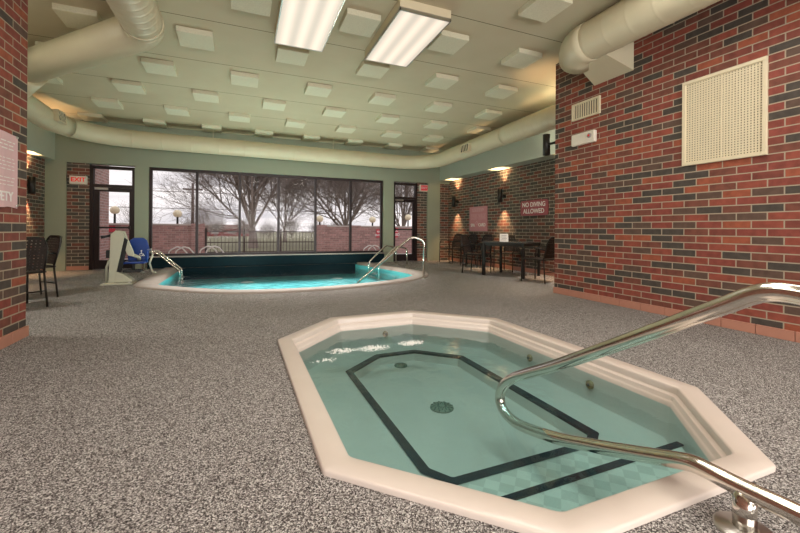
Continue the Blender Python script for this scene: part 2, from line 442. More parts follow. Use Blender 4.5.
# ceiling slab
mb = MB(); y0, y1 = -4.2, 11.6
vs = [(x, y, zc(y)+dz) for dz in (0, .2) for (x, y) in ((XLF-.2, y0), (XRF+.2, y0), (XRF+.2, y1), (XLF-.2, y1))]
mb.add(vs, [(0, 1, 2, 3), (7, 6, 5, 4), (0, 4, 5, 1), (1, 5, 6, 2), (2, 6, 7, 3), (3, 7, 4, 0)])
struct(mb.build('ceiling', M['ceiling']))

def wedge_wall(name, xa, xb, ya, yb, z0, mat, ztop=None):
    a = [(xa, ya), (xb, ya), (xb, yb), (xa, yb)]
    vs = [(x, y, z0) for x, y in a]+[(x, y, zc(y)+.02 if ztop is None else ztop) for x, y in a]
    return struct(MB().add(vs, [(0, 3, 2, 1), (4, 5, 6, 7), (0, 1, 5, 4), (1, 2, 6, 5), (2, 3, 7, 6), (3, 0, 4, 7)]).build(name, mat))
wedge_wall('wall_left', XLF-.2, XL, -4.2, 4.6, 0, M['brick_y'])
wedge_wall('wall_right', XR, XRF+.2, -4.2, 4.8, 0, M['brick_y'])
sbox('wall_back', (XL, -4.2, 0), (XR, -4.0, .25), M['green'])
wedge_wall('wall_back_header', XL, XR, -4.2, -4.0, 2.3, M['green'])
wb = struct(empty('added_window', (1.45, -4.1, 0)))  # added window opening, out of view, to let the fill lamp in
for k in range(6):
    x = XL+(XR-XL)*k/5; MB().b2((x-1.45-.03, -.05, .25), (x-1.45+.03, .05, 2.3)).build('mullion', M['dark_frame'], wb)
ar = bpy.data.lights.new('back_fill_light', 'AREA'); ar.shape = 'RECTANGLE'; ar.size = 6.4; ar.size_y = 1.9; ar.energy = FILLW; ar.color = (1, .97, .935)  # area lamp added outside the opening to brighten room and ceiling
ao = bpy.data.objects.new('back_fill_light', ar); COL.objects.link(ao); ao.location = (1.45, -4.4, 1.25); ao.rotation_euler = (R(90), 0, 0)
wedge_wall('wall_left_alcove', XLF-.2, XLF, 4.6, 11.45, 0, M['brick_yf'])
wedge_wall('wall_right_alcove', XRF, XRF+.2, 4.8, 11.45, 0, M['brick_yf'])
# soffits over the alcove walls
wedge_wall('trim_1', XLF, -3.87, 4.6, YF, 2.53, M['green_pale'])
wedge_wall('trim_2', 6.03, XRF, 4.8, YF, 2.59, M['green_pale'])

# window wall: header and four painted columns
mb = MB()
vs = [(x, y, z) for (x, y) in ((XLF, YF), (XRF, YF), (XRF, YF+.25), (XLF, YF+.25)) for z in (2.5, zc(YF)+.02)]
mb.b2((XLF, YF, 2.5), (XRF, YF+.25, zc(YF)+.02))
struct(mb.build('wall_far', M['green']))
for i, (xa, xb) in enumerate([(XLF, -3.67), (-2.34, -2.05), (4.09, 4.43), (5.6, 6.05)]):
    sbox('trim_%d' % (3+i), (xa, YF, 0), (xb, YF+.25, 2.5), M['green'])
sbox('wall_far_left', (-3.67, YF+.06, 0), (-3.25, YF+.25, 2.5), M['brick_x'])
sbox('wall_far_right', (5.27, YF+.06, 0), (5.6, YF+.25, 2.5), M['brick_x'])
sbox('wall_far_corner', (6.05, YF+.06, 0), (XRF, YF+.25, 2.59), M['brick_x'])
# terracotta base tiles, with joints in the mesh
def base_tiles(name, a, b, h=.095, t=.025, side=1):
    mb = MB(); a = Vector(a); b = Vector(b); L = (b-a).length; d = (b-a)/L; n = Vector((-d.y, d.x, 0))*side
    k = max(1, round(L/.29)); w = L/k
    for i in range(k):
        p = a+d*(w*i+.003); q = a+d*(w*(i+1)-.003)
        vs = [p, q, q+n*t, p+n*t]
        vs = [Vector((v.x, v.y, z)) for z in (.001, h) for v in vs]
        mb.add(vs, [(0, 3, 2, 1), (4, 5, 6, 7), (0, 1, 5, 4), (1, 2, 6, 5), (2, 3, 7, 6), (3, 0, 4, 7)])
    return struct(mb.build(name, M['tile_base'], bevel=.003))
base_tiles('baseboard_right', (XR, -4, 0), (XR, 4.8, 0), side=1)
base_tiles('baseboard_left', (XL, -4, 0), (XL, 4.6, 0), side=-1)
base_tiles('baseboard_far_left', (-3.67, YF+.06, 0), (-3.25, YF+.06, 0), side=-1)
base_tiles('baseboard_far_right', (5.27, YF+.06, 0), (5.6, YF+.06, 0), side=-1)
base_tiles('baseboard_right_alcove', (XRF, 4.8, 0), (XRF, YF, 0), side=1)
base_tiles('baseboard_left_alcove', (XLF, 4.6, 0), (XLF, YF, 0), side=-1)

# the window: kneewall, sill, frame, six bays
sbox('trim_7', (-2.05, YF-.1, -.44), (4.09, YF+.2, .27), M['knee'])
WX = [-2.05, -1.0, .02, 1.02, 2.04, 3.08, 4.09]
win = struct(empty('window_1', (0, YF+.1, 0)))
def rel(mb, name, mat, par, bev=0):
    o = mb.build(name, mat, par, bev); o.data.transform(Matrix.Translation(-Vector(par.location))); return o
mb = MB(); yq = YF+.06
mb.b2((-2.05, yq, .29), (4.09, yq+.1, .35)); mb.b2((-2.05, yq, 2.43), (4.09, yq+.1, 2.5))
mb.b2((-2.05, yq, .35), (-1.99, yq+.1, 2.43)); mb.b2((4.03, yq, .35), (4.09, yq+.1, 2.43))
rel(mb, 'window_frame', M['dark_frame'], win)
for x in WX[1:-1]: rel(MB().b2((x-.03, yq, .35), (x+.03, yq+.1, 2.43)), 'mullion', M['dark_frame'], win)
for a, b in zip(WX[:-1], WX[1:]): rel(MB().b2((a+.03, yq+.045, .35), (b-.03, yq+.055, 2.43)), 'glass_pane', M['glass'], win)
rel(MB().b2((-2.05, YF-.12, .27), (4.09, YF+.2, .295)), 'sill', M['sill'], win)

def glazed_door(name, xa, xb, hinge_left, pane_l, pane_r):
    d = struct(empty(name, (xa, YF+.1, 0))); y = YF+.08
    mb = MB(); mb.b2((xa, y, 0), (xa+.07, y+.12, 2.47)); mb.b2((xb-.07, y, 0), (xb, y+.12, 2.47)); mb.b2((xa+.07, y, 2.4), (xb-.07, y+.12, 2.47)); mb.b2((xa+.07, y, 1.96), (xb-.07, y+.12, 2.03))
    rel(mb, 'door_frame', M['dark_frame'], d)
    mb = MB(); a, b = xa+.075, xb-.075
    mb.b2((a, y+.03, .01), (pane_l, y+.08, 1.955)); mb.b2((pane_r, y+.03, .01), (b, y+.08, 1.955)); mb.b2((pane_l, y+.03, .01), (pane_r, y+.08, .22)); mb.b2((pane_l, y+.03, 1.86), (pane_r, y+.08, 1.955))
    leaf = rel(mb, 'door_leaf', M['dark_frame'], d)
    g = rel(MB().b2((pane_l, y+.05, .22), (pane_r, y+.06, 1.86)), 'glass_pane', M['glass'], d)
    rel(MB().b2((xa+.07, y+.05, 2.03), (xb-.07, y+.06, 2.4)), 'transom_pane', M['glass'], d)
    mb = MB(); z = 1.0; mb.b2((pane_l, y-.01, z-.02), (pane_r, y+.005, z+.02)); mb.b2((pane_l-.03, y-.01, z-.04), (pane_l+.01, y+.03, z+.04)); mb.b2((pane_r-.01, y-.01, z-.04), (pane_r+.03, y+.03, z+.04))
    rel(mb, 'push_bar', M['black'], d)
    mb = MB(); mb.b2((a+.02, y+.0, 1.9), (a+.28, y+.03, 1.95)); rel(mb, 'door_closer', M['steel_dull'], d)
    return d
glazed_door('door_1', -3.25, -2.34, True, -3.07, -2.47)
glazed_door('door_2', 4.43, 5.27, True, 4.53, 5.12)

# ------------------------------------------------------------------ ceiling panels in a staggered grid
ORD = ['first', 'second', 'third', 'fourth', 'fifth', 'sixth', 'seventh', 'eighth', 'ninth', 'tenth', 'eleventh', 'twelfth']
def proj(p):
    p = Vector(p)-Vector((0, 0, H)); d = p.dot(fw)
    return (400+F*p.dot(r2)/d, 229.5-F*p.dot(u2)/d, d)
TH = .075
def slab(mb, x0, x1, ya, yb, t, inset=0):
    vs = [(x0, ya, zc(ya)-t), (x1, ya, zc(ya)-t), (x1, yb, zc(yb)-t), (x0, yb, zc(yb)-t), (x0, ya, zc(ya)-.001), (x1, ya, zc(ya)-.001), (x1, yb, zc(yb)-.001), (x0, yb, zc(yb)-.001)]
    return mb.add(vs, [(0, 3, 2, 1), (4, 5, 6, 7), (0, 1, 5, 4), (1, 2, 6, 5), (2, 3, 7, 6), (3, 0, 4, 7)])
rows = [(4.395, .24), (3.84, .0), (3.33, .26), (2.845, .03), (2.34, .28), (1.84, .045), (1.37, .28)]
pan_rows = []
for yu, x0 in rows:
    s = (CA-1-TH)/(1+CB*yu); cur = []
    for k in range(-8, 9):
        x = (x0+.497*k)*s; y = yu*s
        if not ((-3.6 < x < 5.75) if y > 5.6 else (-1.5 < x < 4.4)): continue
        u, v, d = proj((x, y, zc(y)-TH))
        if v < -14 or u < 0 or u > 800: continue
        cur.append((x, y))
    pan_rows.append(cur)
for ri, cur in enumerate(pan_rows):
    for ci, (x, y) in enumerate(cur):
        h = .218
        mb = MB(); slab(mb, x-h, x+h, y-h, y+h, TH)
        o = mb.build('acoustic_panel', M['panel'], bevel=.006)
        o.data.transform(Matrix.Translation((-x, -y, -zc(y)))); o.location = (x, y, zc(y))
        tag(o, 'square speckled cream sound panel, %s from left in %s ceiling row from windows' % (ORD[ci], ORD[ri]), 'ceiling panel', 'staggered acoustic panels on the ceiling')

# ------------------------------------------------------------------ ceiling lights
def ceiling_light(x0, x1, ya, yb, label):
    root = empty('ceiling_light', ((x0+x1)/2, (ya+yb)/2, zc((ya+yb)/2)), 0, label, 'ceiling light', 'box lights on the ceiling')
    t = .14
    mb = MB(); slab(mb, x0, x1, ya, yb, t-.035)
    h = rel(mb, 'housing', M['cream'], root, .004)
    # lens hangs in a thin metal rim
    def zz(y, d): return zc(y)-d
    e = .018
    vs = [(x0+e, ya+e, zz(ya, t)), (x1-e, ya+e, zz(ya, t)), (x1-e, yb-e, zz(yb, t)), (x0+e, yb-e, zz(yb, t)), (x0+e, ya+e, zz(ya, t-.034)), (x1-e, ya+e, zz(ya, t-.034)), (x1-e, yb-e, zz(yb, t-.034)), (x0+e, yb-e, zz(yb, t-.034))]
    mb = MB().add(vs, [(0, 3, 2, 1), (4, 5, 6, 7), (0, 1, 5, 4), (1, 2, 6, 5), (2, 3, 7, 6), (3, 0, 4, 7)])
    rel(mb, 'lens', M['lens'], root)
    mb = MB()
    for (xa, xb, yy0, yy1) in ((x0, x0+.014, ya, yb), (x1-.014, x1, ya, yb), (x0, x1, ya, ya+.014), (x0, x1, yb-.014, yb)):
        vs = [(x, y, zz(y, d)) for d in (t+.004, t-.036) for (x, y) in ((xa, yy0), (xb, yy0), (xb, yy1), (xa, yy1))]
        mb.add(vs, [(0, 3, 2, 1), (4, 5, 6, 7), (0, 1, 5, 4), (1, 2, 6, 5), (2, 3, 7, 6), (3, 0, 4, 7)])
    rel(mb, 'rim', M['steel_dull'], root)
SL = 2.6
ceiling_light(.425, 1.08, 4.15, 5.51, 'lit box light on the ceiling, left one of the pair, cut by the top edge')
ceiling_light(1.71, 2.39, 4.15, 5.51, 'lit box light on the ceiling, right one of the pair, wholly in view')
for j, (xa, ya) in enumerate([(.425, 1.6), (1.71, 1.6), (-.9, 1.2), (3.0, 1.2), (.425, -1.8), (1.71, -1.8), (3.0, -1.8)]):  # unseen fixtures and lamps added to brighten the near half
    ceiling_light(xa, xa+.66, ya, ya+1.36, '%s of the added lit ceiling box lights, unseen, nearer than the pair in view' % ORD[j])
    a_ = bpy.data.lights.new('added_box_lamp', 'AREA'); a_.shape = 'RECTANGLE'; a_.size = .6; a_.size_y = 1.3; a_.energy = BOXW; a_.color = (1, .93, .84)
    b_ = bpy.data.objects.new('added_box_lamp', a_); COL.objects.link(b_); b_.location = (xa+.33, ya+.68, zc(ya+.68)-.16)

for (xa, ya, lab) in ((5.56, 4.92, 'small added box light on the ceiling of the right alcove behind the brick wall end'), (-3.7, 5.0, 'small added box light on the ceiling of the left alcove behind the brick pier')):  # out-of-sight lights added to lift the dim alcoves
    ceiling_light(xa, xa+.42, ya, ya+.62, lab)
    a_ = bpy.data.lights.new('added_box_lamp', 'AREA'); a_.shape = 'RECTANGLE'; a_.size = .38; a_.size_y = .58; a_.energy = 60; a_.color = (1, .93, .84)
    b_ = bpy.data.objects.new('added_box_lamp', a_); COL.objects.link(b_); b_.location = (xa+.21, ya+.31, zc(ya+.31)-.16)

# ------------------------------------------------------------------ ducts
def ridged(path, r, step=.16, ridge=.006, w=.012):
    P = [Vector(p) for p in path]; out = []; rs = []
    acc = 0.; nxt = step
    out.append(P[0]); rs.append(r)
    for a, b in zip(P[:-1], P[1:]):
        L = (b-a).length; d = (b-a)/L; t = 0
        while (nxt-acc) < L-w*2.5:
            s0 = nxt-acc
            for k, rr in ((-w*2.5, r), (-w, r), (0, r+ridge), (w, r), (w*2.5, r)):
                if 0 < s0+k < L: out.append(a+d*(s0+k)); rs.append(rr)
            nxt += step
        acc += L; out.append(b); rs.append(r)
        while nxt <= acc+w: nxt += step
    return out, rs
# duct 1: near left, then diagonal, joins the left run round the room
def flat(p, z): return (p[0], p[1], z)
d1 = empty('ventilation_duct', (-1.04, 4.5, 3.4), 0, 'wide cream round duct at top left that bends behind the brick pier', 'duct')
z1 = 3.36
path = fillet([(-1.04, 1.2, z1), (-1.04, 5.42, z1), (-3.0, 7.42, z1-.06)], .42, 6)
pp, rr = ridged(path[:2], .215, .13, .006); 
rel(MB().tube(pp, rr, 28), 'straight_run', M['duct'], d1)
rel(MB().tube(path[1:], .215, 28), 'elbow_run', M['duct'], d1)
rel(MB().tube([Vector(path[1])-Vector((0, .05, 0)), Vector(path[1])], .222, 28), 'collar', M['duct'], d1)
# duct 2: the run round the room under the ceiling
d2 = empty('perimeter_duct', (1, 10.6, 3.0), 0, 'long cream round duct curving round the room above the windows', 'duct')
zr = 3.0
path = fillet([(-2.8, 7.25, 3.25), (-3.42, 8.1, 3.12), (-3.42, 10.62, 3.05), (5.35, 10.62, zr), (5.35, 4.9, zr+.1)], [0, .4, 1.3, 1.0, 0], 9)
pp, rr = ridged(path, .2, .6, .006, .012)
rel(MB().tube(pp, rr, 28), 'pipe', M['duct'], d2)
rel(MB().tube(*ridged([(5.35, 6.9, zr+.065), (5.35, 4.95, zr+.1)], .206, .13, .006), 28), 'spiral_section', M['duct'], d2)
def duct_grille(c, dirn, nrm, w, h):
    t = Vector(dirn).normalized(); n = Vector(nrm).normalized(); b = n.cross(t); c = Vector(c)+n*.03
    m = Matrix((t, b, n)).transposed()
    mb = MB(); C = Vector(c)
    for (x, y, sx, sy) in ((0, h/2, w, .02), (0, -h/2, w, .02), (w/2, 0, .02, h), (-w/2, 0, .02, h)):
        mb.box(C+m @ Vector((x, y, .0)), (sx, sy, .08), m)
    g = rel(mb, 'side_grille', M['cream'], d2)
    mb = MB().box(C-n*.0, (w-.02, h-.02, .06), m); o = mb.build('grille_shadow', M['lift_black'], g); o.data.transform(Matrix.Translation(-Vector(d2.location)))
    mb = MB()
    for k in range(4):
        mb.box(C+m @ Vector((-w/2+w*(k+1)/5, 0, .032)), (.022, h*.98, .012), m @ Matrix.Rotation(R(20), 3, 'Z'))
    o = mb.build('grille_bars', M['cream'], g); o.data.transform(Matrix.Translation(-Vector(d2.location)))
    return g
duct_grille((-3.21, 9.38, 3.11), (.06, 1, 0), (1, -.06, .15), .3, .2)
duct_grille((5.35-.2, 8.15, 3.0), (0, 1, 0), (-1, 0, .05), .34, .19)
# hangers
for x in (-.6, 2.4):
    mb = MB().tube([(x, 10.62, zr+.19), (x, 10.62, zc(10.62))], .008, 6); rel(mb, 'hanger_rod', M['duct'], d2)
# duct 3: on the right wall
d3 = empty('wall_duct', (4.16, 3, 3.45), 0, 'large cream round duct at top right ending in a square boot on the brick wall', 'duct')
z3 = 3.44; x3 = 4.16
pp, rr = ridged([(x3, -1.5, z3), (x3, 3.66, z3)], .24, .3, .003)
rel(MB().tube(pp, rr, 32), 'straight_run', M['duct'], d3)
path = fillet([(x3, 3.64, z3), (x3, 3.84, z3), (x3+.16, 4.0, z3-.06)], .3, 4)
rs = [.246]*len(path)
rel(MB().tube(path, rs, 32), 'end_cap', M['duct'], d3, 0)
mb = MB()
ra = [(x3+.04, 3.5, z3-.21), (x3+.04, 3.92, z3-.21), (x3+.04, 3.92, z3+.12), (x3+.04, 3.5, z3+.12)]
rb = [(XR-.001, 3.46, 3.08), (XR-.001, 4.06, 3.08), (XR-.001, 4.06, 3.56), (XR-.001, 3.46, 3.56)]
mb.loft([ra, rb], False, True, True)
rel(mb, 'wall_boot', M['duct'], d3, .004)

# ------------------------------------------------------------------ right wall fittings
big = empty('return_air_grille', (XR, 2.465, 2.22), 0, 'big cream square perforated return grille on right brick wall', 'wall grille')
ya, yb, za, zb = 2.08, 2.85, 1.745, 2.695
mb = MB(); x0, x1 = XR-.03, XR-.001; fr = .035
for a, b in (((x0, ya, za), (x1, yb, za+fr)), ((x0, ya, zb-fr), (x1, yb, zb)), ((x0, ya, za+fr), (x1, ya+fr, zb-fr)), ((x0, yb-fr, za+fr), (x1, yb, zb-fr)), ((x0+.008, (ya+yb)/2-.008, za+fr), (x1, (ya+yb)/2+.008, zb-fr))): mb.b2(a, b)
rel(mb, 'frame', M['cream'], big, .003)
rel(MB().b2((XR-.006, ya+fr, za+fr), (XR-.001, yb-fr, zb-fr)), 'back_plate', M['grille_dark'], big)
mb = MB(); nc = 26; nr = 34
for k in range(nr+1):
    z = za+fr+(zb-za-2*fr)*k/nr; mb.b2((XR-.016, ya+fr, z-.0075), (XR-.010, yb-fr, z+.0075))
rel(mb, 'perforated_face', M['cream'], big)
mb = MB()
for k in range(nc+1):
    y = ya+fr+(yb-ya-2*fr)*k/nc; mb.b2((XR-.018, y-.0075, za+fr), (XR-.012, y+.0075, zb-fr))
rel(mb, 'perforated_web', M['cream'], big)
sv = empty('air_vent', (XR, 4.2, 2.78), 0, 'small cream louvred vent above the alarm on right brick wall', 'vent')
ya, yb, za, zb = 3.95, 4.445, 2.66, 2.91; fr = .025
mb = MB()
for a, b in (((x0, ya, za), (x1, yb, za+fr)), ((x0, ya, zb-fr), (x1, yb, zb)), ((x0, ya, za+fr), (x1, ya+fr, zb-fr)), ((x0, yb-fr, za+fr), (x1, yb, zb-fr))): mb.b2(a, b)
rel(mb, 'frame', M['cream'], sv, .002)
rel(MB().b2((XR-.005, ya+fr, za+fr), (XR-.001, yb-fr, zb-fr)), 'back_plate', M['grille_dark'], sv)
mb = MB()
for k in range(11):
    y = ya+fr+(yb-ya-2*fr)*(k+.5)/11; mb.box((XR-.014, y, (za+zb)/2), (.006, .02, (zb-za-2*fr)*1.0), Matrix.Rotation(R(0), 3, 'X'))
rel(mb, 'louvre', M['cream'], sv)
al = empty('alarm_unit', (XR, 4.21, 2.36), 0, 'cream alarm box with a small red lamp under the vent on right brick wall', 'alarm')
rel(MB().b2((XR-.06, 4.01, 2.27), (XR-.001, 4.42, 2.44)), 'housing', M['exit_white'], al, .012)
rel(MB().lathe([(.03, -.075), (.034, -.068), (.034, -.058)], (XR, 4.09, 2.37), 16, 'X'), 'sounder_ring', M['ink'], al)
rel(MB().lathe([(.012, -.086), (.016, -.08), (.016, -.07)], (XR, 4.09, 2.37), 12, 'X'), 'red_lamp', M['red'], al)

# ------------------------------------------------------------------ sconces with their up and down lamps
def sconce(c, wall, label, h=.35, r=.06, power=5.):
    # wall: point on the wall the bracket reaches
    c = Vector(c); w = Vector(wall)
    root = empty('wall_sconce', c, 0, label, 'wall lamp', 'black cylinder wall lamps')
    mb = MB(); n = 20; prof = [(r-.006, -h/2), (r, -h/2), (r, h/2), (r-.006, h/2), (r-.006, h/2-.08), (.001, h/2-.08)]
    mb.lathe([(.001, -h/2+.08), (r-.006, -h/2+.08)]+prof, tuple(c), n, 'Z', False)
    rel(mb, 'cylinder', M['black'], root)
    d = (w-c); 
    rel(MB().tube([c+d.normalized()*(r-.01), w], .022, 10), 'bracket', M['black'], root)
    ax = 'X' if abs(d.x) > abs(d.y) else 'Y'
    p0 = w-d.normalized()*.025
    rel(MB().tube([p0, w-d.normalized()*.001], .055, 16), 'wall_plate', M['black'], root)
    for sgn in (1, -1):
        b = rel(MB().lathe([(.012, -.008), (.032, 0), (.012, .008)], tuple(c+Vector((0, 0, sgn*(h/2-.07)))), 12), 'bulb', M['bulb'], root)
        ld = bpy.data.lights.new('sconce_light', 'SPOT'); ld.energy = power; ld.color = (1, .62, .33); ld.spot_size = R(75); ld.spot_blend = 1.; ld.shadow_soft_size = .02
        lo = bpy.data.objects.new('sconce_light', ld); COL.objects.link(lo); lo.parent = root
        lo.location = (0, 0, sgn*(h/2-.005)); lo.rotation_euler = (0 if sgn < 0 else PI, 0, 0)
M['bulb'] = emit('warm bulb', (1, .6, .3, 1), 6)
sconce((6.25, 10.62, 1.9), (XRF, 10.62, 1.9), 'black wall lamp near the far corner, left of the pink poster', power=120)
sconce((6.25, 8.28, 1.9), (XRF, 8.28, 1.9), 'black wall lamp between the pink poster and the red sign', power=120)
sconce((4.80, 5.10, 2.45), (4.80, 4.8, 2.45), 'black wall lamp peeking out past the corner of the right brick wall', power=30)
sconce((-3.95, 10.3, 1.86), (XLF, 10.3, 1.86), 'black wall lamp on the left alcove wall above the woven chairs', power=120)

sconce((6.25, 5.94, 1.9), (XRF, 5.94, 1.9), 'added black wall lamp hidden behind the end of the right brick wall', power=120)  # unseen lamp added for alcove light, spaced like the visible ones
sconce((-3.9, 7.96, 1.86), (XLF, 7.96, 1.86), 'added black wall lamp hidden behind the left brick pier', power=120)  # also an added lamp, out of sight, for the left alcove

# ------------------------------------------------------------------ signs
# exit sign on left brick pier
ex = empty('exit_sign', (-3.44, YF+.0, 2.1), 0, 'white box exit sign with red letters on the left brick pier', 'exit sign')
rel(MB().b2((-3.6, YF-.03, 2.0), (-3.28, YF+.059, 2.19)), 'housing', M['exit_white'], ex, .006)
text_obj('lettering', 'EXIT', .135, M['exit_letter'], ex, Vector((.006, -.033, 0)), ROT_YNEG, .003, sx=1.0)
ex2 = empty('exit_sign', (5.44, YF, 2.33), 0, 'red faced exit sign on the brick beside the right door', 'exit sign')
rel(MB().b2((5.31, YF-.03, 2.23), (5.59, YF+.059, 2.43)), 'housing', M['exit_white'], ex2, .006)
rel(MB().b2((5.345, YF-.034, 2.245), (5.58, YF-.03, 2.415)), 'face', M['exit_red_face'], ex2)
text_obj('lettering', 'EXIT', .1, M['pink_pale'], ex2, Vector((.02, -.037, 0)), ROT_YNEG, .002)
# no diving sign
nd = empty('no_diving_sign', (XRF, 7.17, 1.53), 0, 'dusty red sign reading no diving allowed on the alcove brick wall', 'sign')
mb = MB(); poly = fillet([(6.72, 1.35, 0), (7.62, 1.35, 0), (7.62, 1.71, 0), (6.72, 1.71, 0)], .05, 4, True)
mb.loft([[(XRF-.001, p.x, p.y) for p in poly], [(XRF-.03, p.x, p.y) for p in poly]], False, True, True)
rel(mb, 'board', M['maroon'], nd)
text_obj('lettering', 'NO DIVING', .15, M['white_letter'], nd, Vector((-.033, 0, .075)), ROT_XNEG, .002, sx=.98)
text_obj('lettering', 'ALLOWED', .15, M['white_letter'], nd, Vector((-.033, 0, -.08)), ROT_XNEG, .002, sx=.98)
# poster on the alcove wall
po = empty('rules_poster', (XRF, 9.465, 1.325), 0, 'pink rules poster between the two wall lamps on the alcove wall', 'poster')
rel(MB().b2((XRF-.02, 9.02, .97), (XRF-.001, 9.91, 1.68)), 'board', M['pink_sign'], po)
def fine_lines(par, x, n, w, z0, dz, rot, mat, thick=.006, seed=1, x0=0):
    rnd = random.Random(seed); mb = MB()
    for i in range(n):
        u = -w/2
        while u < w/2-.03:
            L = rnd.uniform(.03, .1); L = min(L, w/2-u)
            c = rot @ Vector((x0+u+L/2, z0-dz*i, 0)); d = rot @ Vector((L, thick, .001))
            mb.box(Vector((x, 0, 0))+c, (abs(d.x)+1e-4, abs(d.y)+1e-4, abs(d.z)+1e-4)); u += L+.018
    return mb.build('fine_print', mat, par)
fine_lines(po, -.0212, 3, .6, .29, .035, ROT_XNEG, M['pink_pale'], .012, 3)
fine_lines(po, -.0212, 5, .34, .13, .035, ROT_XNEG, M['pink_pale'], .008, 4, -.19)
fine_lines(po, -.0212, 5, .34, .13, .035, ROT_XNEG, M['pink_pale'], .008, 5, .2)
text_obj('lettering', 'SPA', .13, M['white_letter'], po, Vector((-.023, .26, -.19)), ROT_XNEG, .002)
text_obj('lettering', 'CARD', .13, M['white_letter'], po, Vector((-.023, -.2, -.18)), ROT_XNEG, .002)
mb = MB().tube([(-.0225, .06+.045*math.cos(2*PI*k/16), -.12+.045*math.sin(2*PI*k/16)) for k in range(16)], .004, 6, closed=True); mb.build('emblem', M['pink_pale'], po)
# poster on the near left pier
pl = empty('rules_poster', (XL, 4.03, 1.47), 0, 'pale pink poster curling on the left brick pier', 'poster')
mb = MB(); n = 10; rings = []
for k in range(n+1):
    y = 3.64+.77*k/n; b = .004+.012*math.sin(k/n*PI*2.2)**2
    rings.append([(XL+b, y, 1.165+.006*math.sin(k*1.7)), (XL+b+.004, y, 1.165+.006*math.sin(k*1.7)), (XL+b+.004, y, 1.785), (XL+b, y, 1.785)])
mb.loft(rings, False, True, True); rel(mb, 'board', M['pink_pale'], pl)
fine_lines(pl, .0225, 3, .62, .24, .03, ROT_XPOS, M['white_letter'], .010, 6)
fine_lines(pl, .0225, 4, .62, .10, .03, ROT_XPOS, M['white_letter'], .007, 7)
fine_lines(pl, .0225, 3, .62, -.06, .03, ROT_XPOS, M['white_letter'], .007, 8)
text_obj('lettering', 'SAFETY', .11, M['white_letter'], pl, Vector((.0225, .1, -.22)), ROT_XPOS, .002)
for (y, z) in ((4.39, 1.775), (4.39, 1.18)):
    rel(MB().lathe([(.009, 0), (.012, .012), (.006, .02)], (XL+.004, y, z), 10, 'X'), 'pin', M['steel_dull'], pl)

# ------------------------------------------------------------------ swimming pool
pool = empty('swimming_pool', (1.1, 8.6, 0), 0, 'large indoor swimming pool with curved pale edge below the windows', 'swimming pool')
def open_loft(mb, rings):
    n = len(rings[0]); vs = [p for r in rings for p in r]; fs = []
    for i in range(len(rings)-1):
        for j in range(n-1): fs.append((i*n+j, i*n+j+1, (i+1)*n+j+1, (i+1)*n+j))
    mb.add(vs, fs, True); return mb
PI2 = inset_open(PO, .29)
mb = MB(); open_loft(mb, [[(x, y, 0) for x, y in PO], [(x, y, .025) for x, y in PO], [(x, y, .03) for x, y in inset_open(PO, .02)], [(x, y, .025) for x, y in PI2], [(x, y, -.04) for x, y in PI_], [(x, y, -.04) for x, y in inset_open(PO, .34)]])
rel(mb, 'coping', M['coping'], pool)
PW = inset_open(PO, .335)
mb = MB(); open_loft(mb, [[(x, y, -.03) for x, y in PW], [(x, y, -.30) for x, y in PW]])
mb.add([(x, y, -.30) for x, y in PW], [tuple(range(len(PW)))])
rel(mb, 'basin', M['pool_paint'], pool)
# dark tile course at the waterline on the right side
mb = MB()
PT = inset_open(PO, .332)
open_loft(mb, [[(x, y, -.045) for x, y in PT], [(x, y, -.082) for x, y in PT]])
rel(mb, 'waterline_tiles', M['check_tile'], pool)
pw = inset_open(PO, .33)
for (x, y) in ((-.2, 8.4), (1.2, 7.9), (2.7, 8.4), (.2, 10), (2.4, 10)):  # underwater fixtures and lamps added to light ceiling and water
    g = rel(MB().lathe([(.15, -.299), (.15, -.29), (.12, -.285)], (x, y, 0), 20), 'added_pool_light', M['white_letter'], pool)
    pd = bpy.data.lights.new('added_pool_lamp', 'AREA'); pd.shape = 'DISK'; pd.size = .22; pd.energy = POOLW; pd.color = (1, .80, .64)
    pob = bpy.data.objects.new('added_pool_lamp', pd); COL.objects.link(pob); pob.parent = pool; pob.location = Vector((x, y, -.28))-Vector(pool.location); pob.rotation_euler = (PI, 0, 0)
def surface(name, poly, z, mat, lab, cat):
    me = bpy.data.meshes.new(name); me.from_pydata([(x, y, z) for x, y in poly], [], [tuple(range(len(poly)))]); me.update()
    if me.polygons[0].normal.z < 0: me.flip_normals()
    me.materials.append(mat); o = bpy.data.objects.new(name, me); COL.objects.link(o); return tag(o, lab, cat, kind='stuff')
surface('pool_water', pw, -.085, M['pool_water'], 'bright turquoise water filling the swimming pool', 'water')

# three small added spots, unseen behind the duct, put in to brighten the pool
for (x, lab) in ((-1.0, 'left'), (1.1, 'middle'), (3.2, 'right')):
    g = empty('added_spotlight', (x, YF-.13, 3.0), 0, 'small black added spotlight on the window wall behind the round duct, %s one of three' % lab, 'spotlight', 'added pool spotlights behind the duct')
    aim = Vector((1.15+(x-1.1)*.55, 8.25, -.3))-Vector(g.location); q_ = aim.to_track_quat('-Z', 'Y')
    mb = MB(); mb.lathe([(.03, .07), (.035, .06), (.035, -.03), (.03, -.03), (.028, .0)], (0, 0, 0), 14); o = mb.build('lamp_can', M['black'], g); o.rotation_mode = 'QUATERNION'; o.rotation_quaternion = q_
    MB().tube([(0, .03, .01), (0, .13, .02)], .012, 8).build('bracket', M['black'], g)
    l_ = bpy.data.lights.new('added_spot', 'SPOT'); l_.energy = SPOTW; l_.spot_size = R(50); l_.spot_blend = .7; l_.shadow_soft_size = .025; l_.color = (1, .91, .86)
    lo = bpy.data.objects.new('added_spot', l_); COL.objects.link(lo); lo.parent = g; lo.rotation_mode = 'QUATERNION'; lo.rotation_quaternion = q_; lo.location = aim.normalized()*.035

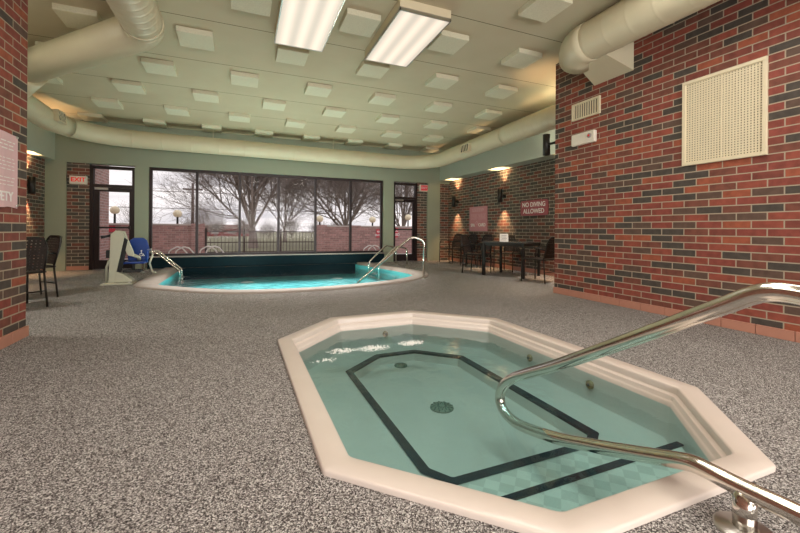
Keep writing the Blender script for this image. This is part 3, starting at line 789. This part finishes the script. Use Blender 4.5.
# ------------------------------------------------------------------ hot tub
tub = empty('hot_tub', (1.49, 2.58, 0), 0, 'cream octagonal sunken hot tub in the carpet beside the steel handrail', 'hot tub')
IN8 = [(.95, 1.86), (1.03, 1.74), (1.97, 1.74), (2.07, 1.81), (2.07, 3.38), (1.72, 3.71), (1.33, 3.71), (.95, 3.39)]
ZB, ZS, ZFL, ZW = -.29, -.2, -.37, -.10
prof = [(0, 0, .05), (.0, .016, .04), (.003, .021, .04), (.009, .024, .04), (.07, .024, .05), (.116, .023, .06), (.124, .02, .06), (.128, .014, .06), (.129, -.025, .06), (.137, -.033, .06), (.148, -.036, .06), (.152, -.042, .06), (.154, -.062, .06), (.16, -.068, .06), (.166, -.075, .06), (.172, -.13, .06), (.18, -.26, .06), (.2, ZB, .06)]
rings = [oct_ring(d, z, r) for d, z, r in prof]
rings.append(oct_ring(0, ZB, .03, IN8))
mb = MB(); mb.loft(rings, False)
sh = rel(mb, 'shell', M['spa'], tub)
for p in sh.data.polygons: p.use_smooth = True
sh.data.set_sharp_from_angle(angle=R(40))
mb = MB(); mb.loft([oct_ring(0, ZB, .03, IN8), oct_ring(.03, ZFL, .03, IN8)], False, False, True)
rel(mb, 'footwell', M['spa'], tub)
mb = MB(); mb.loft([oct_ring(.006, ZB+.005, .03, IN8), oct_ring(-.055, ZB+.005, .03, IN8)])
mb.loft([oct_ring(.006, ZB+.005, .03, IN8), oct_ring(.006, ZB-.03, .03, IN8)])
rel(mb, 'bench_tile_band', M['navy_tile'], tub)
st = [(1.06, 1.06), (2.0, 1.06), (2.44, 1.42), (.66, 1.42)]
q = offset_poly(OUT8, .19)
def xchamf(a, b, y): t = (y-a[1])/(b[1]-a[1]); return a[0]+(b[0]-a[0])*t
xl_ = xchamf(q[0], q[1], 1.42); xr_ = xchamf(q[2], q[3], 1.42)
rel(MB().prism([(q[1][0], q[1][1]), (q[2][0], q[2][1]), (xr_, 1.42), (xl_, 1.42)], ZB+.001, ZS), 'entry_step', M['step_tile'], tub)
rel(MB().b2((xl_+.01, 1.385, ZS), (xr_-.01, 1.425, ZS+.006)), 'step_tile_strip', M['navy_tile'], tub)
rel(MB().prism([(xl_+.02, 1.426), (xr_-.02, 1.426), (2.0, 1.68), (1.0, 1.68)], ZB+.001, ZB+.006), 'step_tread', M['step_tile'], tub)
def suction(x, y, r):
    g = rel(MB().lathe([(r, ZFL), (r, ZFL+.008), (r*.9, ZFL+.014), (.01, ZFL+.02)], (x, y, 0), 24), 'drain_cover', M['drain'], tub)
    mb = MB()
    for k in range(12):
        a = 2*PI*k/12
        for rr in (.35, .62, .85): mb.box((x+r*rr*math.cos(a+rr), y+r*rr*math.sin(a+rr), ZFL+.019-.006*rr), (r*.2, r*.07, .006), rz=a+rr)
    o = mb.build('drain_slot', M['drain_slot'], g); o.data.transform(Matrix.Translation(-Vector(tub.location)))
suction(1.45, 2.62, .09); suction(1.51, 3.58, .065)
for (x, y, nx, ny) in ((1.53, 4.085, 0, -1), (2.2, 3.83, -.7, -.72), (2.487, 2.83, -1, 0), (2.487, 2.17, -1, 0), (.62, 3.74, .75, -.66)):
    n = Vector((nx, ny, 0)).normalized(); p = Vector((x, y, -.175))
    j = rel(MB().tube([p-n*.03, p+n*.012, p+n*.02], [.032, .032, .022], 14), 'jet', M['brass'], tub)
    o = MB().tube([p+n*.019, p+n*.023], .012, 10).build('jet_nozzle', M['drain_slot'], j); o.data.transform(Matrix.Translation(-Vector(tub.location)))
surface('hot_tub_water', [(p[0], p[1]) for p in oct_ring(.16, 0, .06)], ZW, M['spa_water'], 'clear greenish water in the octagonal hot tub', 'water')

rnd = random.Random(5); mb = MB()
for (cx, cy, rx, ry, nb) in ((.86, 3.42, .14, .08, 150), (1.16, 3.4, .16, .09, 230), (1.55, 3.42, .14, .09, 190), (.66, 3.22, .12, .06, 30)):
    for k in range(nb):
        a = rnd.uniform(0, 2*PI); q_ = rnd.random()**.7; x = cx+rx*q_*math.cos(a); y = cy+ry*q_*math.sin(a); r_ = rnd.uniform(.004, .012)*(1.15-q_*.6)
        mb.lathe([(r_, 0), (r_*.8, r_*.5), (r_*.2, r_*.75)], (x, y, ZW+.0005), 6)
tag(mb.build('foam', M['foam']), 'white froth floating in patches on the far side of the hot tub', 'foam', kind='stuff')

# big handrail: lies in an upright plane over the near end of the tub
HX = 1.57
hr = empty('handrail', (HX, .75, 0), 0, 'big looped stainless steel handrail over the hot tub steps', 'handrail')
P = [(.36, .001), (.36, .30), (.37, .60), (.42, .725), (.52, .79), (.616, .81), (.687, .808), (.74, .787), (.80, .75), (.89, .696), (1.12, .556), (1.56, .295), (1.79, .17), (1.935, .088), (2.03, .005), (2.066, -.083), (2.03, -.15), (1.93, -.176), (1.79, -.158), (1.556, -.098), (1.312, -.013), (1.074, .075), (.95, .122), (.90, .135), (.85, .137), (.764, .137), (.612, .145), (.36, .155)]
def catmull3(P, n=5):
    P = [Vector((HX, *p)) for p in P]; out = []
    for i in range(len(P)-1):
        p0 = P[max(i-1, 0)]; p1 = P[i]; p2 = P[i+1]; p3 = P[min(i+2, len(P)-1)]
        for j in range(n):
            t = j/n; out.append(.5*((2*p1)+(p2-p0)*t+(2*p0-5*p1+4*p2-p3)*t*t+(3*p1-p0-3*p2+p3)*t**3))
    return out+[P[-1]]
rel(MB().tube(catmull3(P), .031, 20), 'tube', M['steel'], hr)
rel(MB().tube([(HX, .75, .004), (HX, .75, .135)], .033, 20), 'post', M['steel'], hr)
for y in (.75, .36): rel(MB().lathe([(.085, .001), (.085, .004), (.078, .009), (.04, .011), (.038, .014)], (HX, y, 0), 28), 'flange', M['steel_dull'], hr)

# ------------------------------------------------------------------ pool rails
def rail_obj(root, pts, rad, r=.021, flange=True):
    t = rel(MB().tube(fillet(pts, rad, 8), r, 12), 'rail', M['steel'], root)
    if flange:
        p = pts[0]; o = MB().lathe([(.05, .001), (.05, .008), (.03, .02)], (p[0], p[1], 0), 16).build('flange', M['steel_dull'], t); o.data.transform(Matrix.Translation(-Vector(root.location)))
def zd(p): return p
ld = empty('pool_ladder', (-1.8, 10.2, 0), 0, 'twin steel grab rails at the left side of the pool beside the lift', 'pool ladder')
for dy in (0, .36):
    rail_obj(ld, [(-2.0+.02, 10.2+dy, .001), (-1.98, 10.2+dy, .42), (-1.75, 10.2+dy, .47), (-1.23, 10.0+dy, .03), (-1.22, 10.0+dy, -.29)], [0, .12, .1, .08, 0])
for z in (-.16, -.27): rel(MB().b2((-1.27, 10.0, z), (-1.17, 10.36, z+.03)), 'tread', M['steel_dull'], ld)
ld2 = empty('pool_ladder', (4.0, 9.4, 0), 0, 'short pair of steel grab rails on the right pool edge', 'pool ladder')
for dy in (0, .62):
    rail_obj(ld2, [(4.1-dy*.1, 9.35+dy, .001), (4.1-dy*.1, 9.35+dy, .5), (3.8-dy*.1, 9.35+dy, .56), (3.3-dy*.1, 9.3+dy, .12), (3.3-dy*.1, 9.3+dy, -.29)], [0, .1, .12, .1, 0])
for z in (-.16, -.27): rel(MB().b2((3.2, 9.32, z), (3.3, 9.9, z+.03)), 'tread', M['steel_dull'], ld2)
sr = empty('stair_handrail', (3.47, 7.05, 0), 0, 'long sloping steel stair rail at the right front of the pool', 'handrail')
rail_obj(sr, [(3.47, 7.05, .001), (3.47, 7.05, .78), (3.24, 7.15, .86), (2.28, 7.57, -.05), (2.06, 7.67, -.29)], [0, .12, .18, .2, 0], .024)

# ------------------------------------------------------------------ pool lift
lift = empty('pool_lift', (-1.95, 8.3, 0), 0, 'off white pool lift with blue seat standing at the left pool edge', 'pool lift')
def lp(pts): return [Vector(p) for p in pts]
mb = MB(); mb.prism([(-.24, -.2), (.22, -.2), (.22, .2), (-.24, .2)], .001, .025)
rel_ = lambda mb, n, m, bev=0, par=lift: mb.build(n, m, par, bev)
rel_(mb, 'base_plate', M['lift_white'], .006)
# two side cheeks of the mast, leaning
for yy in (-.09, .09):
    prof = [(-.15, .02), (-.07, .02), (.08, .84), (.05, .93), (-.05, .95), (-.12, .88)]
    mb = MB().loft([[(x, yy-.015, z) for x, z in prof], [(x, yy+.015, z) for x, z in prof]], False, True, True)
    rel_(mb, 'mast_cheek', M['lift_white'], .006)
prof = [(-.06, .1), (-.01, .1), (.12, .78), (.05, .84)]
rel_(MB().loft([[(x, -.05, z) for x, z in prof], [(x, .05, z) for x, z in prof]], False, True, True), 'actuator', M['lift_black'], .008)
rel_(MB().loft([[(x, -.1, z) for x, z in [(-.1, .03), (.21, .03), (.2, .07), (.06, .18), (-.04, .22)]], [(x, .1, z) for x, z in [(-.1, .03), (.21, .03), (.2, .07), (.06, .18), (-.04, .22)]]], False, True, True), 'foot_shroud', M['lift_white'], .01)
prof = [(.0, .93), (.07, .91), (.2, .56), (.2, .48), (.12, .5), (-.02, .82)]
rel_(MB().loft([[(x, -.035, z) for x, z in prof], [(x, .035, z) for x, z in prof]], False, True, True), 'lift_arm', M['lift_white'], .008)
rel_(MB().tube([(-.06, -.03, .88), (-.2, -.08, .84), (-.26, -.1, .83)], [.022, .022, .03], 10), 'handle', M['lift_black'])
rel_(MB().b2((-.2, -.06, .46), (-.08, .06, .6)), 'battery_box', M['lift_black'], .01)
rel_(MB().tube([(-.2, 0, .03), (-.2, 0, .3), (-.14, 0, .48)], .02, 8), 'rear_strut', M['lift_white'])
for (x, y) in ((-.2, -.16), (.18, -.16), (-.2, .16), (.18, .16)): rel_(MB().lathe([(.022, .024), (.022, .04), (.01, .046)], (x, y, 0), 8), 'anchor_bolt', M['steel_dull'])
SX, SY = .19, .42
seat = rel_(MB().loft([[(SX+x, SY+y, z) for x, z in [(-.15, .36), (.14, .36), (.17, .42), (.175, .62), (.14, .76), (.08, .81), (-.08, .81), (-.14, .76), (-.175, .62), (-.17, .42)]] for y in (-.02, .02)], False, True, True), 'backrest', M['seat_blue'], .015)
rel_(MB().box((SX, SY-.19, .36), (.33, .36, .04)), 'seat', M['seat_blue'], .015)
for sx in (-1, 1):
    rel_(MB().tube(fillet([(SX+sx*.19, SY, .58), (SX+sx*.19, SY-.3, .58), (SX+sx*.19, SY-.3, .37)], .05, 5), .018, 10), 'armrest', M['seat_blue'])
rel_(MB().tube(fillet([(.14, .02, .53), (.25, .18, .45), (SX, SY, .33)], .1, 6), .03, 10), 'seat_beam', M['lift_white'])
rel_(MB().tube(fillet([(SX+.2, SY, .6), (SX+.23, SY, .48), (SX+.18, SY, .32), (SX+.24, SY-.05, .14), (SX+.3, SY-.1, .15)], .05, 5), .016, 8), 'side_lever', M['lift_white'])
rel_(MB().prism([(SX-.14, SY-.5), (SX+.14, SY-.5), (SX+.14, SY-.32), (SX-.14, SY-.32)], .2, .24), 'footrest', M['lift_black'], .01)
rel_(MB().tube([(SX, SY-.34, .34), (SX, SY-.38, .22)], .022, 8), 'footrest_stem', M['lift_black'])
# access figure on the backrest
mb = MB(); yb = SY-.024; bx, bz = SX+.05, .47
mb.lathe([(.014, -.002), (.014, .002)], (bx, yb, bz+.09), 12, 'Y')
mb.tube([(bx+.026*math.cos(a), yb, bz+.02+.026*math.sin(a)) for a in [R(60+300*k/12) for k in range(13)]], .007, 6)
mb.tube([(bx, yb, bz+.075), (bx, yb, bz+.03), (bx+.032, yb, bz+.03), (bx+.046, yb, bz-.01)], .008, 6)
rel_(mb, 'access_symbol', M['white_letter'])

# ------------------------------------------------------------------ chairs and table on the right
def make_chair(label):
    root = empty('armchair', (0, 0, 0), 0, label, 'chair')
    w, d = .25, .24
    def fl(pts, rad, r=.0125, name='leg', mat='black'):
        return MB().tube(fillet(pts, rad, 5), r, 8).build(name, M[mat], root)
    for s in (-1, 1):
        fl([(s*w, d, .001), (s*w, d-.01, .44)], 0)
        fl([(s*(w-.0), -d-.02, .001), (s*(w-.02), -d+.02, .45)], 0)
        fl([(s*w, d-.01, .44), (s*(w+.01), d-.02, .66), (s*(w+.01), -.02, .68), (s*(w-.03), -d-.01, .62)], [0, .07, .1, 0], .013, 'armrest')
    bt = [(-w+.02, -d+.02, .45), (-w+.02, -d-.05, .74), (-w+.07, -d-.085, .87), (w-.07, -d-.085, .87), (w-.02, -d-.05, .74), (w-.02, -d+.02, .45)]
    fl(bt, [0, .2, .13, .13, .2, 0], .0135, 'back_frame')
    fr = fillet([(-w, -d, .44), (w, -d, .44), (w, d, .44), (-w, d, .44)], .04, 4, True)
    MB().tube(fr, .0125, 8, closed=True).build('seat_frame', M['black'], root)
    mb = MB()
    for k in range(13):
        x = -w+.02+(2*w-.04)*k/12; mb.b2((x-.013, -d+.01, .437), (x+.013, d-.01, .445))
    for k in range(13):
        y = -d+.02+(2*d-.04)*k/12; mb.b2((-w+.01, y-.013, .441), (w-.01, y+.013, .449))
    mb.build('seat', M['wicker'], root)
    mb = MB()
    def bp(x, z): return Vector((x, -d+.02-(z-.45)*.25-.012*(1-(x/w)**2), z))
    for k in range(11):
        x = -w+.035+(2*w-.07)*k/10; zt = .865 if abs(x) < w-.07 else .80
        ps = [bp(x, .47+(zt-.47)*j/4) for j in range(5)]
        for a, b in zip(ps[:-1], ps[1:]):
            mb.add([a+Vector((-.013, 0, 0)), a+Vector((.013, 0, 0)), b+Vector((.013, 0, 0)), b+Vector((-.013, 0, 0)), a+Vector((-.013, -.005, 0)), a+Vector((.013, -.005, 0)), b+Vector((.013, -.005, 0)), b+Vector((-.013, -.005, 0))],
                   [(0, 1, 2, 3), (7, 6, 5, 4), (0, 4, 5, 1), (1, 5, 6, 2), (2, 6, 7, 3), (3, 7, 4, 0)])
    for k in range(11):
        z = .49+.36*k/10; hw = w-.03 if z < .8 else w-.06
        a, b = bp(-hw, z), bp(0, z); c = bp(hw, z)
        for p, q_ in ((a, b), (b, c)):
            u = Vector((0, -.003, .012)); t = Vector((0, -.005, 0)); u2_ = Vector((0, -.003, -.012))
            mb.add([p+u2_, q_+u2_, q_+u, p+u, p+u2_+t, q_+u2_+t, q_+u+t, p+u+t], [(0, 1, 2, 3), (7, 6, 5, 4), (0, 4, 5, 1), (1, 5, 6, 2), (2, 6, 7, 3), (3, 7, 4, 0)])
    mb.build('backrest', M['wicker'], root)
    fl([(-w+.01, -d, .2), (w-.01, -d, .2)], 0, .008, 'stretcher'); 
    return root
proto = None
def chair(x, y, ang, label, group):
    global proto
    if proto is None: o = proto = make_chair(label)
    else:
        o = proto.copy(); COL.objects.link(o)
        for ch in proto.children:
            c = ch.copy(); COL.objects.link(c); c.parent = o
    o.location = (x, y, 0); o.rotation_euler = (0, 0, ang); o['label'] = label; o['group'] = group
    return o
def face(dx, dy): return math.atan2(-dx, dy)     # rotation that turns +Y to (dx,dy)
G1 = 'woven armchairs round the dark table'; G2 = 'woven armchairs lined up on the alcove wall'; G3 = 'woven armchairs behind the left pier'
TX, TY, TA = 5.573, 6.96, R(24.5)
def tl(u, v): return (TX+u*math.cos(TA)-v*math.sin(TA), TY+u*math.sin(TA)+v*math.cos(TA))
x, y = tl(-.12, .80); chair(x, y, face(*(Vector(tl(0, 0))-Vector((x, y)))), 'dark woven armchair on the window side of the dark table', G1)
x, y = (5.46, 5.97); chair(x, y, face(-.3, .95), 'dark woven armchair seen from behind, nearest to the right brick wall corner', G1)
x, y = (6.1, 7.74); chair(x, y, face(-.95, -.4), 'dark woven armchair between the dark table and the red sign wall', G1)
chair(6.0, 10.35, face(-1, -.1), 'dark woven armchair in the far corner by the green column', G2)
chair(6.0, 9.62, face(-1, .05), 'dark woven armchair under the pink rules poster, middle of three on the wall', G2)
chair(6.0, 8.85, face(-1, -.05), 'dark woven armchair on the alcove wall, right end of the three in line', G2)
chair(-2.57, 6.2, face(-.68, .73), 'dark woven armchair half hidden by the left brick pier', G3)
chair(-2.74, 7.0, face(-.76, -.65), 'dark woven armchair with backward leaning back, right one of the pair by the left pier', G3)
tb = empty('dining_table', (TX, TY, 0), TA, 'square dark metal table with grey top in the right alcove', 'table')
MB().box((0, 0, .735), (.82, .98, .03)).build('table_top', M['table_top'], tb, .004)
mb = MB()
for (c, d) in (((0, -.46, .69), (.76, .025, .06)), ((0, .46, .69), (.76, .025, .06)), ((-.38, 0, .69), (.025, .92, .06)), ((.38, 0, .69), (.025, .92, .06))): mb.box(c, d)
mb.build('apron', M['black'], tb)
for sx in (-1, 1):
    for sy in (-1, 1): MB().box((sx*.38, sy*.46, .36), (.05, .05, .719)).build('leg', M['black'], tb, .003)
tc_ = empty('table_tent', (*tl(-.12, .12), .751), R(-30), 'white folded card standing on the dark table', 'card')
mb = MB(); a = .09; hh = .17
for s in (-1, 1):
    vs = [(-a, s*.06, 0), (a, s*.06, 0), (a, s*.004, hh), (-a, s*.004, hh), (-a, s*.06+s*.003, 0), (a, s*.06+s*.003, 0), (a, s*.004+s*.003, hh), (-a, s*.004+s*.003, hh)]
    mb.add(vs, [(0, 1, 2, 3), (7, 6, 5, 4), (0, 4, 5, 1), (1, 5, 6, 2), (2, 6, 7, 3), (3, 7, 4, 0)])
mb.build('folded_card', M['white_paper'], tc_)
mb = MB()
for k in range(4):
    z = .035+.032*k; y = -(.063-.056*z/hh)-.0025
    mb.box((.0 if k % 2 else -.015, y, z), (.11, .002, .009))
mb.build('fine_print', M['ink'], tc_)

# ------------------------------------------------------------------ outdoors
o = struct(MB().b2((-40, 11.4, -.3), (60, 16.6, -.06)).build('ground_patio', M['patio']))
o = struct(MB().b2((-80, 16.6, -.35), (120, 160, -.08)).build('ground_lawn', M['grass']))
wing = MB(); wing.b2((-6, 11.42, -.1), (-3.58, 14.0, 5.5)); o = wing.build('building_wing', M['brick_oy']); tag(o, 'outdoor brick building wing seen through the left door', 'building')
def brick_fence(name, xa, xb, y, h, piers, label):
    r = empty(name, ((xa+xb)/2, y, -.06), 0, label, 'brick wall')
    rel(MB().b2((xa, y, -.06), (xb, y+.22, h-.04)), 'wall_body', M['brick_ox'], r)
    rel(MB().b2((xa-.03, y-.03, h-.04), (xb+.03, y+.25, h+.02)), 'cap', M['grey_stone'], r)
    for p in piers:
        g = rel(MB().b2((p-.22, y-.08, -.06), (p+.22, y+.3, h+.03)), 'pier', M['brick_ox'], r)
    return r
brick_fence('garden_wall', -9, -1.16, 16, 1.13, (-1.38,), 'low outdoor brick wall behind the left end of the window')
brick_fence('garden_wall', 2.93, 12, 16, 1.13, (3.15, 4.6, 8.4), 'low outdoor brick wall behind the right end of the window')
fe = empty('iron_fence', (.9, 16.1, -.06), 0, 'dark iron fence between the two outdoor brick walls', 'fence')
mb = MB()
for z in (.08, .45, .86): mb.b2((-1.16, 16.08, z), (2.93, 16.12, z+.035))
rel(mb, 'fence_rail', M['iron'], fe)
k = 0
x = -1.1
mb = MB()
while x < 2.93:
    mb.b2((x-.008, 16.09, -.06), (x+.008, 16.11, .95)); x += .125
rel(mb, 'picket', M['iron'], fe)
for x in (-1.13, .2, 1.55, 2.9): rel(MB().b2((x-.03, 16.07, -.06), (x+.03, 16.13, 1.0)), 'fence_post', M['iron'], fe)
for (x, z, lab) in ((-2.06, 1.52, 'cream globe lamp on outdoor wall behind the leftmost window pane'), (3.1, 1.42, 'cream globe lamp on outdoor wall, left of the two in the right panes'), (5.4, 1.42, 'cream globe lamp on outdoor wall behind the rightmost window pane'), (7.1, 1.55, 'cream globe lamp outside the right door'), (-3.95, 1.6, 'cream globe lamp outside the left door')):
    g = empty('garden_lamp', (x, 16.1, 1.13), 0, lab, 'lamp', 'globe lamps outdoors')
    MB().tube([(0, 0, .02), (0, 0, z-1.13-.12)], .035, 8).build('lamp_post', M['black'], g)
    MB().lathe([(.02, -.13), (.09, -.115), (.135, -.06), (.15, 0), (.135, .06), (.09, .115), (.02, .14)], (0, 0, z-1.13), 16).build('globe', M['globe'], g)
def notice(c, w, h, lines, label, top=False):
    g = empty('notice', c, 0, label, 'sign')
    MB().box((0, 0, 0), (w, .015, h)).build('board', M['redsign'], g)
    for i, t in enumerate(lines): text_obj('lettering', t, h*.36, M['white_letter'], g, Vector((0, -.012, h*(.2-.42*i))), ROT_YNEG, .002)
notice((6.3, 15.85, .86), .42, .42, ['POOL', 'CLOSED'], 'red notice with white letters outside the right door')
notice((5.66, 15.96, .82), .26, .36, ['NO', 'ENTRY'], 'small red notice on the outdoor wall in the rightmost window pane')
notice((-4.05, 15.96, .95), .3, .2, ['NOTICE'], 'small red notice on the outdoor wall seen through the left door')
# white outdoor pool rails near the glass
for (x, y, lab) in ((-1.95, 13.2, 'white arched outdoor rail beyond the leftmost window pane'), (-1.15, 13.5, 'white arched outdoor rail beyond the second window pane'), (4.0, 13.0, 'white arched outdoor rail beyond the rightmost window pane')):
    g = empty('outdoor_rail', (x, y, -.06), 0, lab, 'rail', 'white rails outdoors')
    for dx in (0, .18):
        MB().tube(fillet([(dx, 0, .001), (dx+.05, 0, .38), (dx+.25, 0, .5), (dx+.4, 0, .45), (dx+.75, .05, .001)], [0, .12, .1, .12, 0], 6), .02, 8).build('arch', M['white_letter'], g)
# utility pole with wires
up_ = empty('utility_pole', (-4.3, 44, -.08), 0, 'weathered utility pole with a crossbar beyond the fence', 'utility pole')
MB().tube([(0, 0, 0), (0, 0, 5.6)], [.16, .11], 8).build('pole', M['pole'], up_)
MB().b2((-.9, -.08, 4.9), (.9, .08, 5.05)).build('crossbar', M['pole'], up_)
for i, z in enumerate((2.95, 4.6)):
    w = MB(); pts = [(-60+120*k/30, 44.2, z+.6*(2*k/30-1)**2*(1 if i else .3)) for k in range(31)]
    o = w.tube(pts, .03, 5).build('power_line', M['iron']); tag(o, ['thick low cable crossing the sky through the windows', 'thin high cable crossing the sky through the windows'][i], 'cable')
# bare trees
TREES = []
def tree(x, y, h, seed, label, spread=1., lv=6, r0=None, up_bias=.1):
    rnd = random.Random(seed); tr = MB(); tw = MB()
    def grow(p, d, L, r, level):
        n = 3 if level < 4 else 2; pts = [p]; q = p.copy(); dd = d.copy(); wob = .08 if level < 2 else .16
        for i in range(n):
            dd = (dd+Vector((rnd.uniform(-1, 1), rnd.uniform(-1, 1), rnd.uniform(-.5, 1)))*wob).normalized(); q = q+dd*(L/n); pts.append(q.copy())
        rs = [r*(1-.45*i/n) for i in range(n+1)]
        (tr if level < 3 else tw).tube(pts, rs, 7 if level < 2 else (4 if level < 3 else 3), cap=False)
        if level >= lv: return
        kids = (8, 5, 4, 3, 3, 3, 3)[level]
        for k in range(kids):
            t = rnd.uniform(.25, 1) if level else rnd.uniform(.7, 1)
            i = min(n-1, int(t*n)); b = pts[i].lerp(pts[i+1], t*n-i)
            az = 2*PI*(k+rnd.random()*.7)/kids; tilt = (rnd.uniform(.4, .95) if level else rnd.uniform(.3, .85))*spread
            o1 = dd.orthogonal().normalized(); o2 = dd.cross(o1)
            nd_ = (dd*math.cos(tilt)+(o1*math.cos(az)+o2*math.sin(az))*math.sin(tilt)+Vector((0, 0, up_bias))).normalized()
            grow(b, nd_, (h*rnd.uniform(.26, .36) if level == 0 else L*rnd.uniform(.55, .8)), max(r*(.26 if level == 0 else .48), .0068), level+1)
        grow(pts[-1], dd, h*.36 if level == 0 else L*.72, r*(.3 if level == 0 else .6), level+1)
    g = empty('bare_tree', (x, y, -.1), 0, label, 'tree', 'bare trees outdoors')
    grow(Vector((0, 0, 0)), Vector((0, 0, 1)), h*.12, r0 or h*.03, 0)
    tr.build('trunk', M['bark'], g, fix=False); TREES.append(g); tw.build('twigs', M['bark'], g, fix=False)
tree(.75, 23, 9.5, 3, 'big bare tree behind the iron fence in the middle panes', 1.0, 6, .3)
tree(6.3, 24, 9.5, 11, 'big bare tree behind the right end of the window', 1.05, 6, .28)
tree(11.5, 27, 9, 21, 'bare tree seen through the right door', 1.0, 5, .25)
tree(-3.5, 50, 5, 31, 'small distant bare tree behind the leftmost pane', 1.1, 4, .1)
tree(-11, 54, 5.5, 32, 'small distant bare tree seen past the left door lamp', 1.1, 4, .1)
tree(3.6, 34, 10, 33, 'slim bare tree between the two big ones beyond the fence', 1.0, 5, .2)
# low houses far off
def house(x, y, w, d, h, mw_, label):
    g = empty('house', (x, y, -.08), 0, label, 'house', 'low houses beyond the fence')
    MB().b2((-w/2, 0, 0), (w/2, d, h)).build('wall_body', M[mw_], g)
    vs = [(-w/2-.4, -.4, h), (w/2+.4, -.4, h), (w/2+.4, d+.4, h), (-w/2-.4, d+.4, h), (-w/2, d/2, h+.6), (w/2, d/2, h+.6)]
    MB().add(vs, [(0, 3, 2, 1), (0, 1, 5, 4), (2, 3, 4, 5), (1, 2, 5), (3, 0, 4)]).build('roof', M['house_roof'], g)
    for k in (-.3, .05, .33): MB().b2((k*w-.5, -.06, h*.35), (k*w+.5, .0, h*.75)).build('window', M['grey_stone'], g)
house(-1.2, 58, 6, 5, 1.0, 'house_red', 'low red house far beyond the iron fence')
for k, (x, y, h) in enumerate([(-4.6, 47, 3.2), (-2.2, 45, 2.6), (.6, 46, 2.9), (3.0, 44, 2.5), (5.6, 46, 3.0), (8.4, 45, 2.7), (11.2, 47, 3.1)]):
    tree(x, y, h, 60+k, 'low brown distant bush beyond the fence, %s from left' % ORD[k], 1.2, 4, .06)
    bu = TREES[-1]
    bu.name = 'bare_bush'; bu['category'] = 'bush'; bu['group'] = 'distant bushes outdoors'

# ------------------------------------------------------------------ sky and exposure
w = bpy.data.worlds.new('overcast sky'); scene.world = w; w.use_nodes = True; nt = w.node_tree; L = nt.links.new
bg = nt.nodes['Background']
tc = N(nt, 'ShaderNodeTexCoord'); mp = N(nt, 'ShaderNodeMapping'); mp.inputs['Scale'].default_value = (1.2, 1.2, 9)
n = N(nt, 'ShaderNodeTexNoise'); n.inputs['Scale'].default_value = 2.2; n.inputs['Detail'].default_value = 6; n.inputs['Roughness'].default_value = .55
L(tc.outputs['Generated'], mp.inputs[0]); L(mp.outputs[0], n.inputs['Vector'])
cr = N(nt, 'ShaderNodeValToRGB'); e = cr.color_ramp.elements
e[0].position = .35; e[0].color = srgb('#b4b1b6'); e[1].position = .6; e[1].color = srgb('#f0e9e8')
L(n.outputs['Fac'], cr.inputs['Fac']); L(cr.outputs['Color'], bg.inputs['Color'])
bg.inputs['Strength'].default_value = 1.45

vs_ = scene.view_settings
vs_.view_transform = 'Standard'; vs_.look = 'None'; vs_.exposure = 0.08; vs_.gamma = 1.0; vs_.use_curve_mapping = False
scene.cycles.max_bounces = 10; scene.cycles.diffuse_bounces = 6; scene.cycles.glossy_bounces = 5; scene.cycles.transparent_max_bounces = 16
scene.cycles.caustics_reflective = False; scene.cycles.caustics_refractive = False
scene.cycles.use_denoising = True
scene.cycles.sample_clamp_indirect = 6
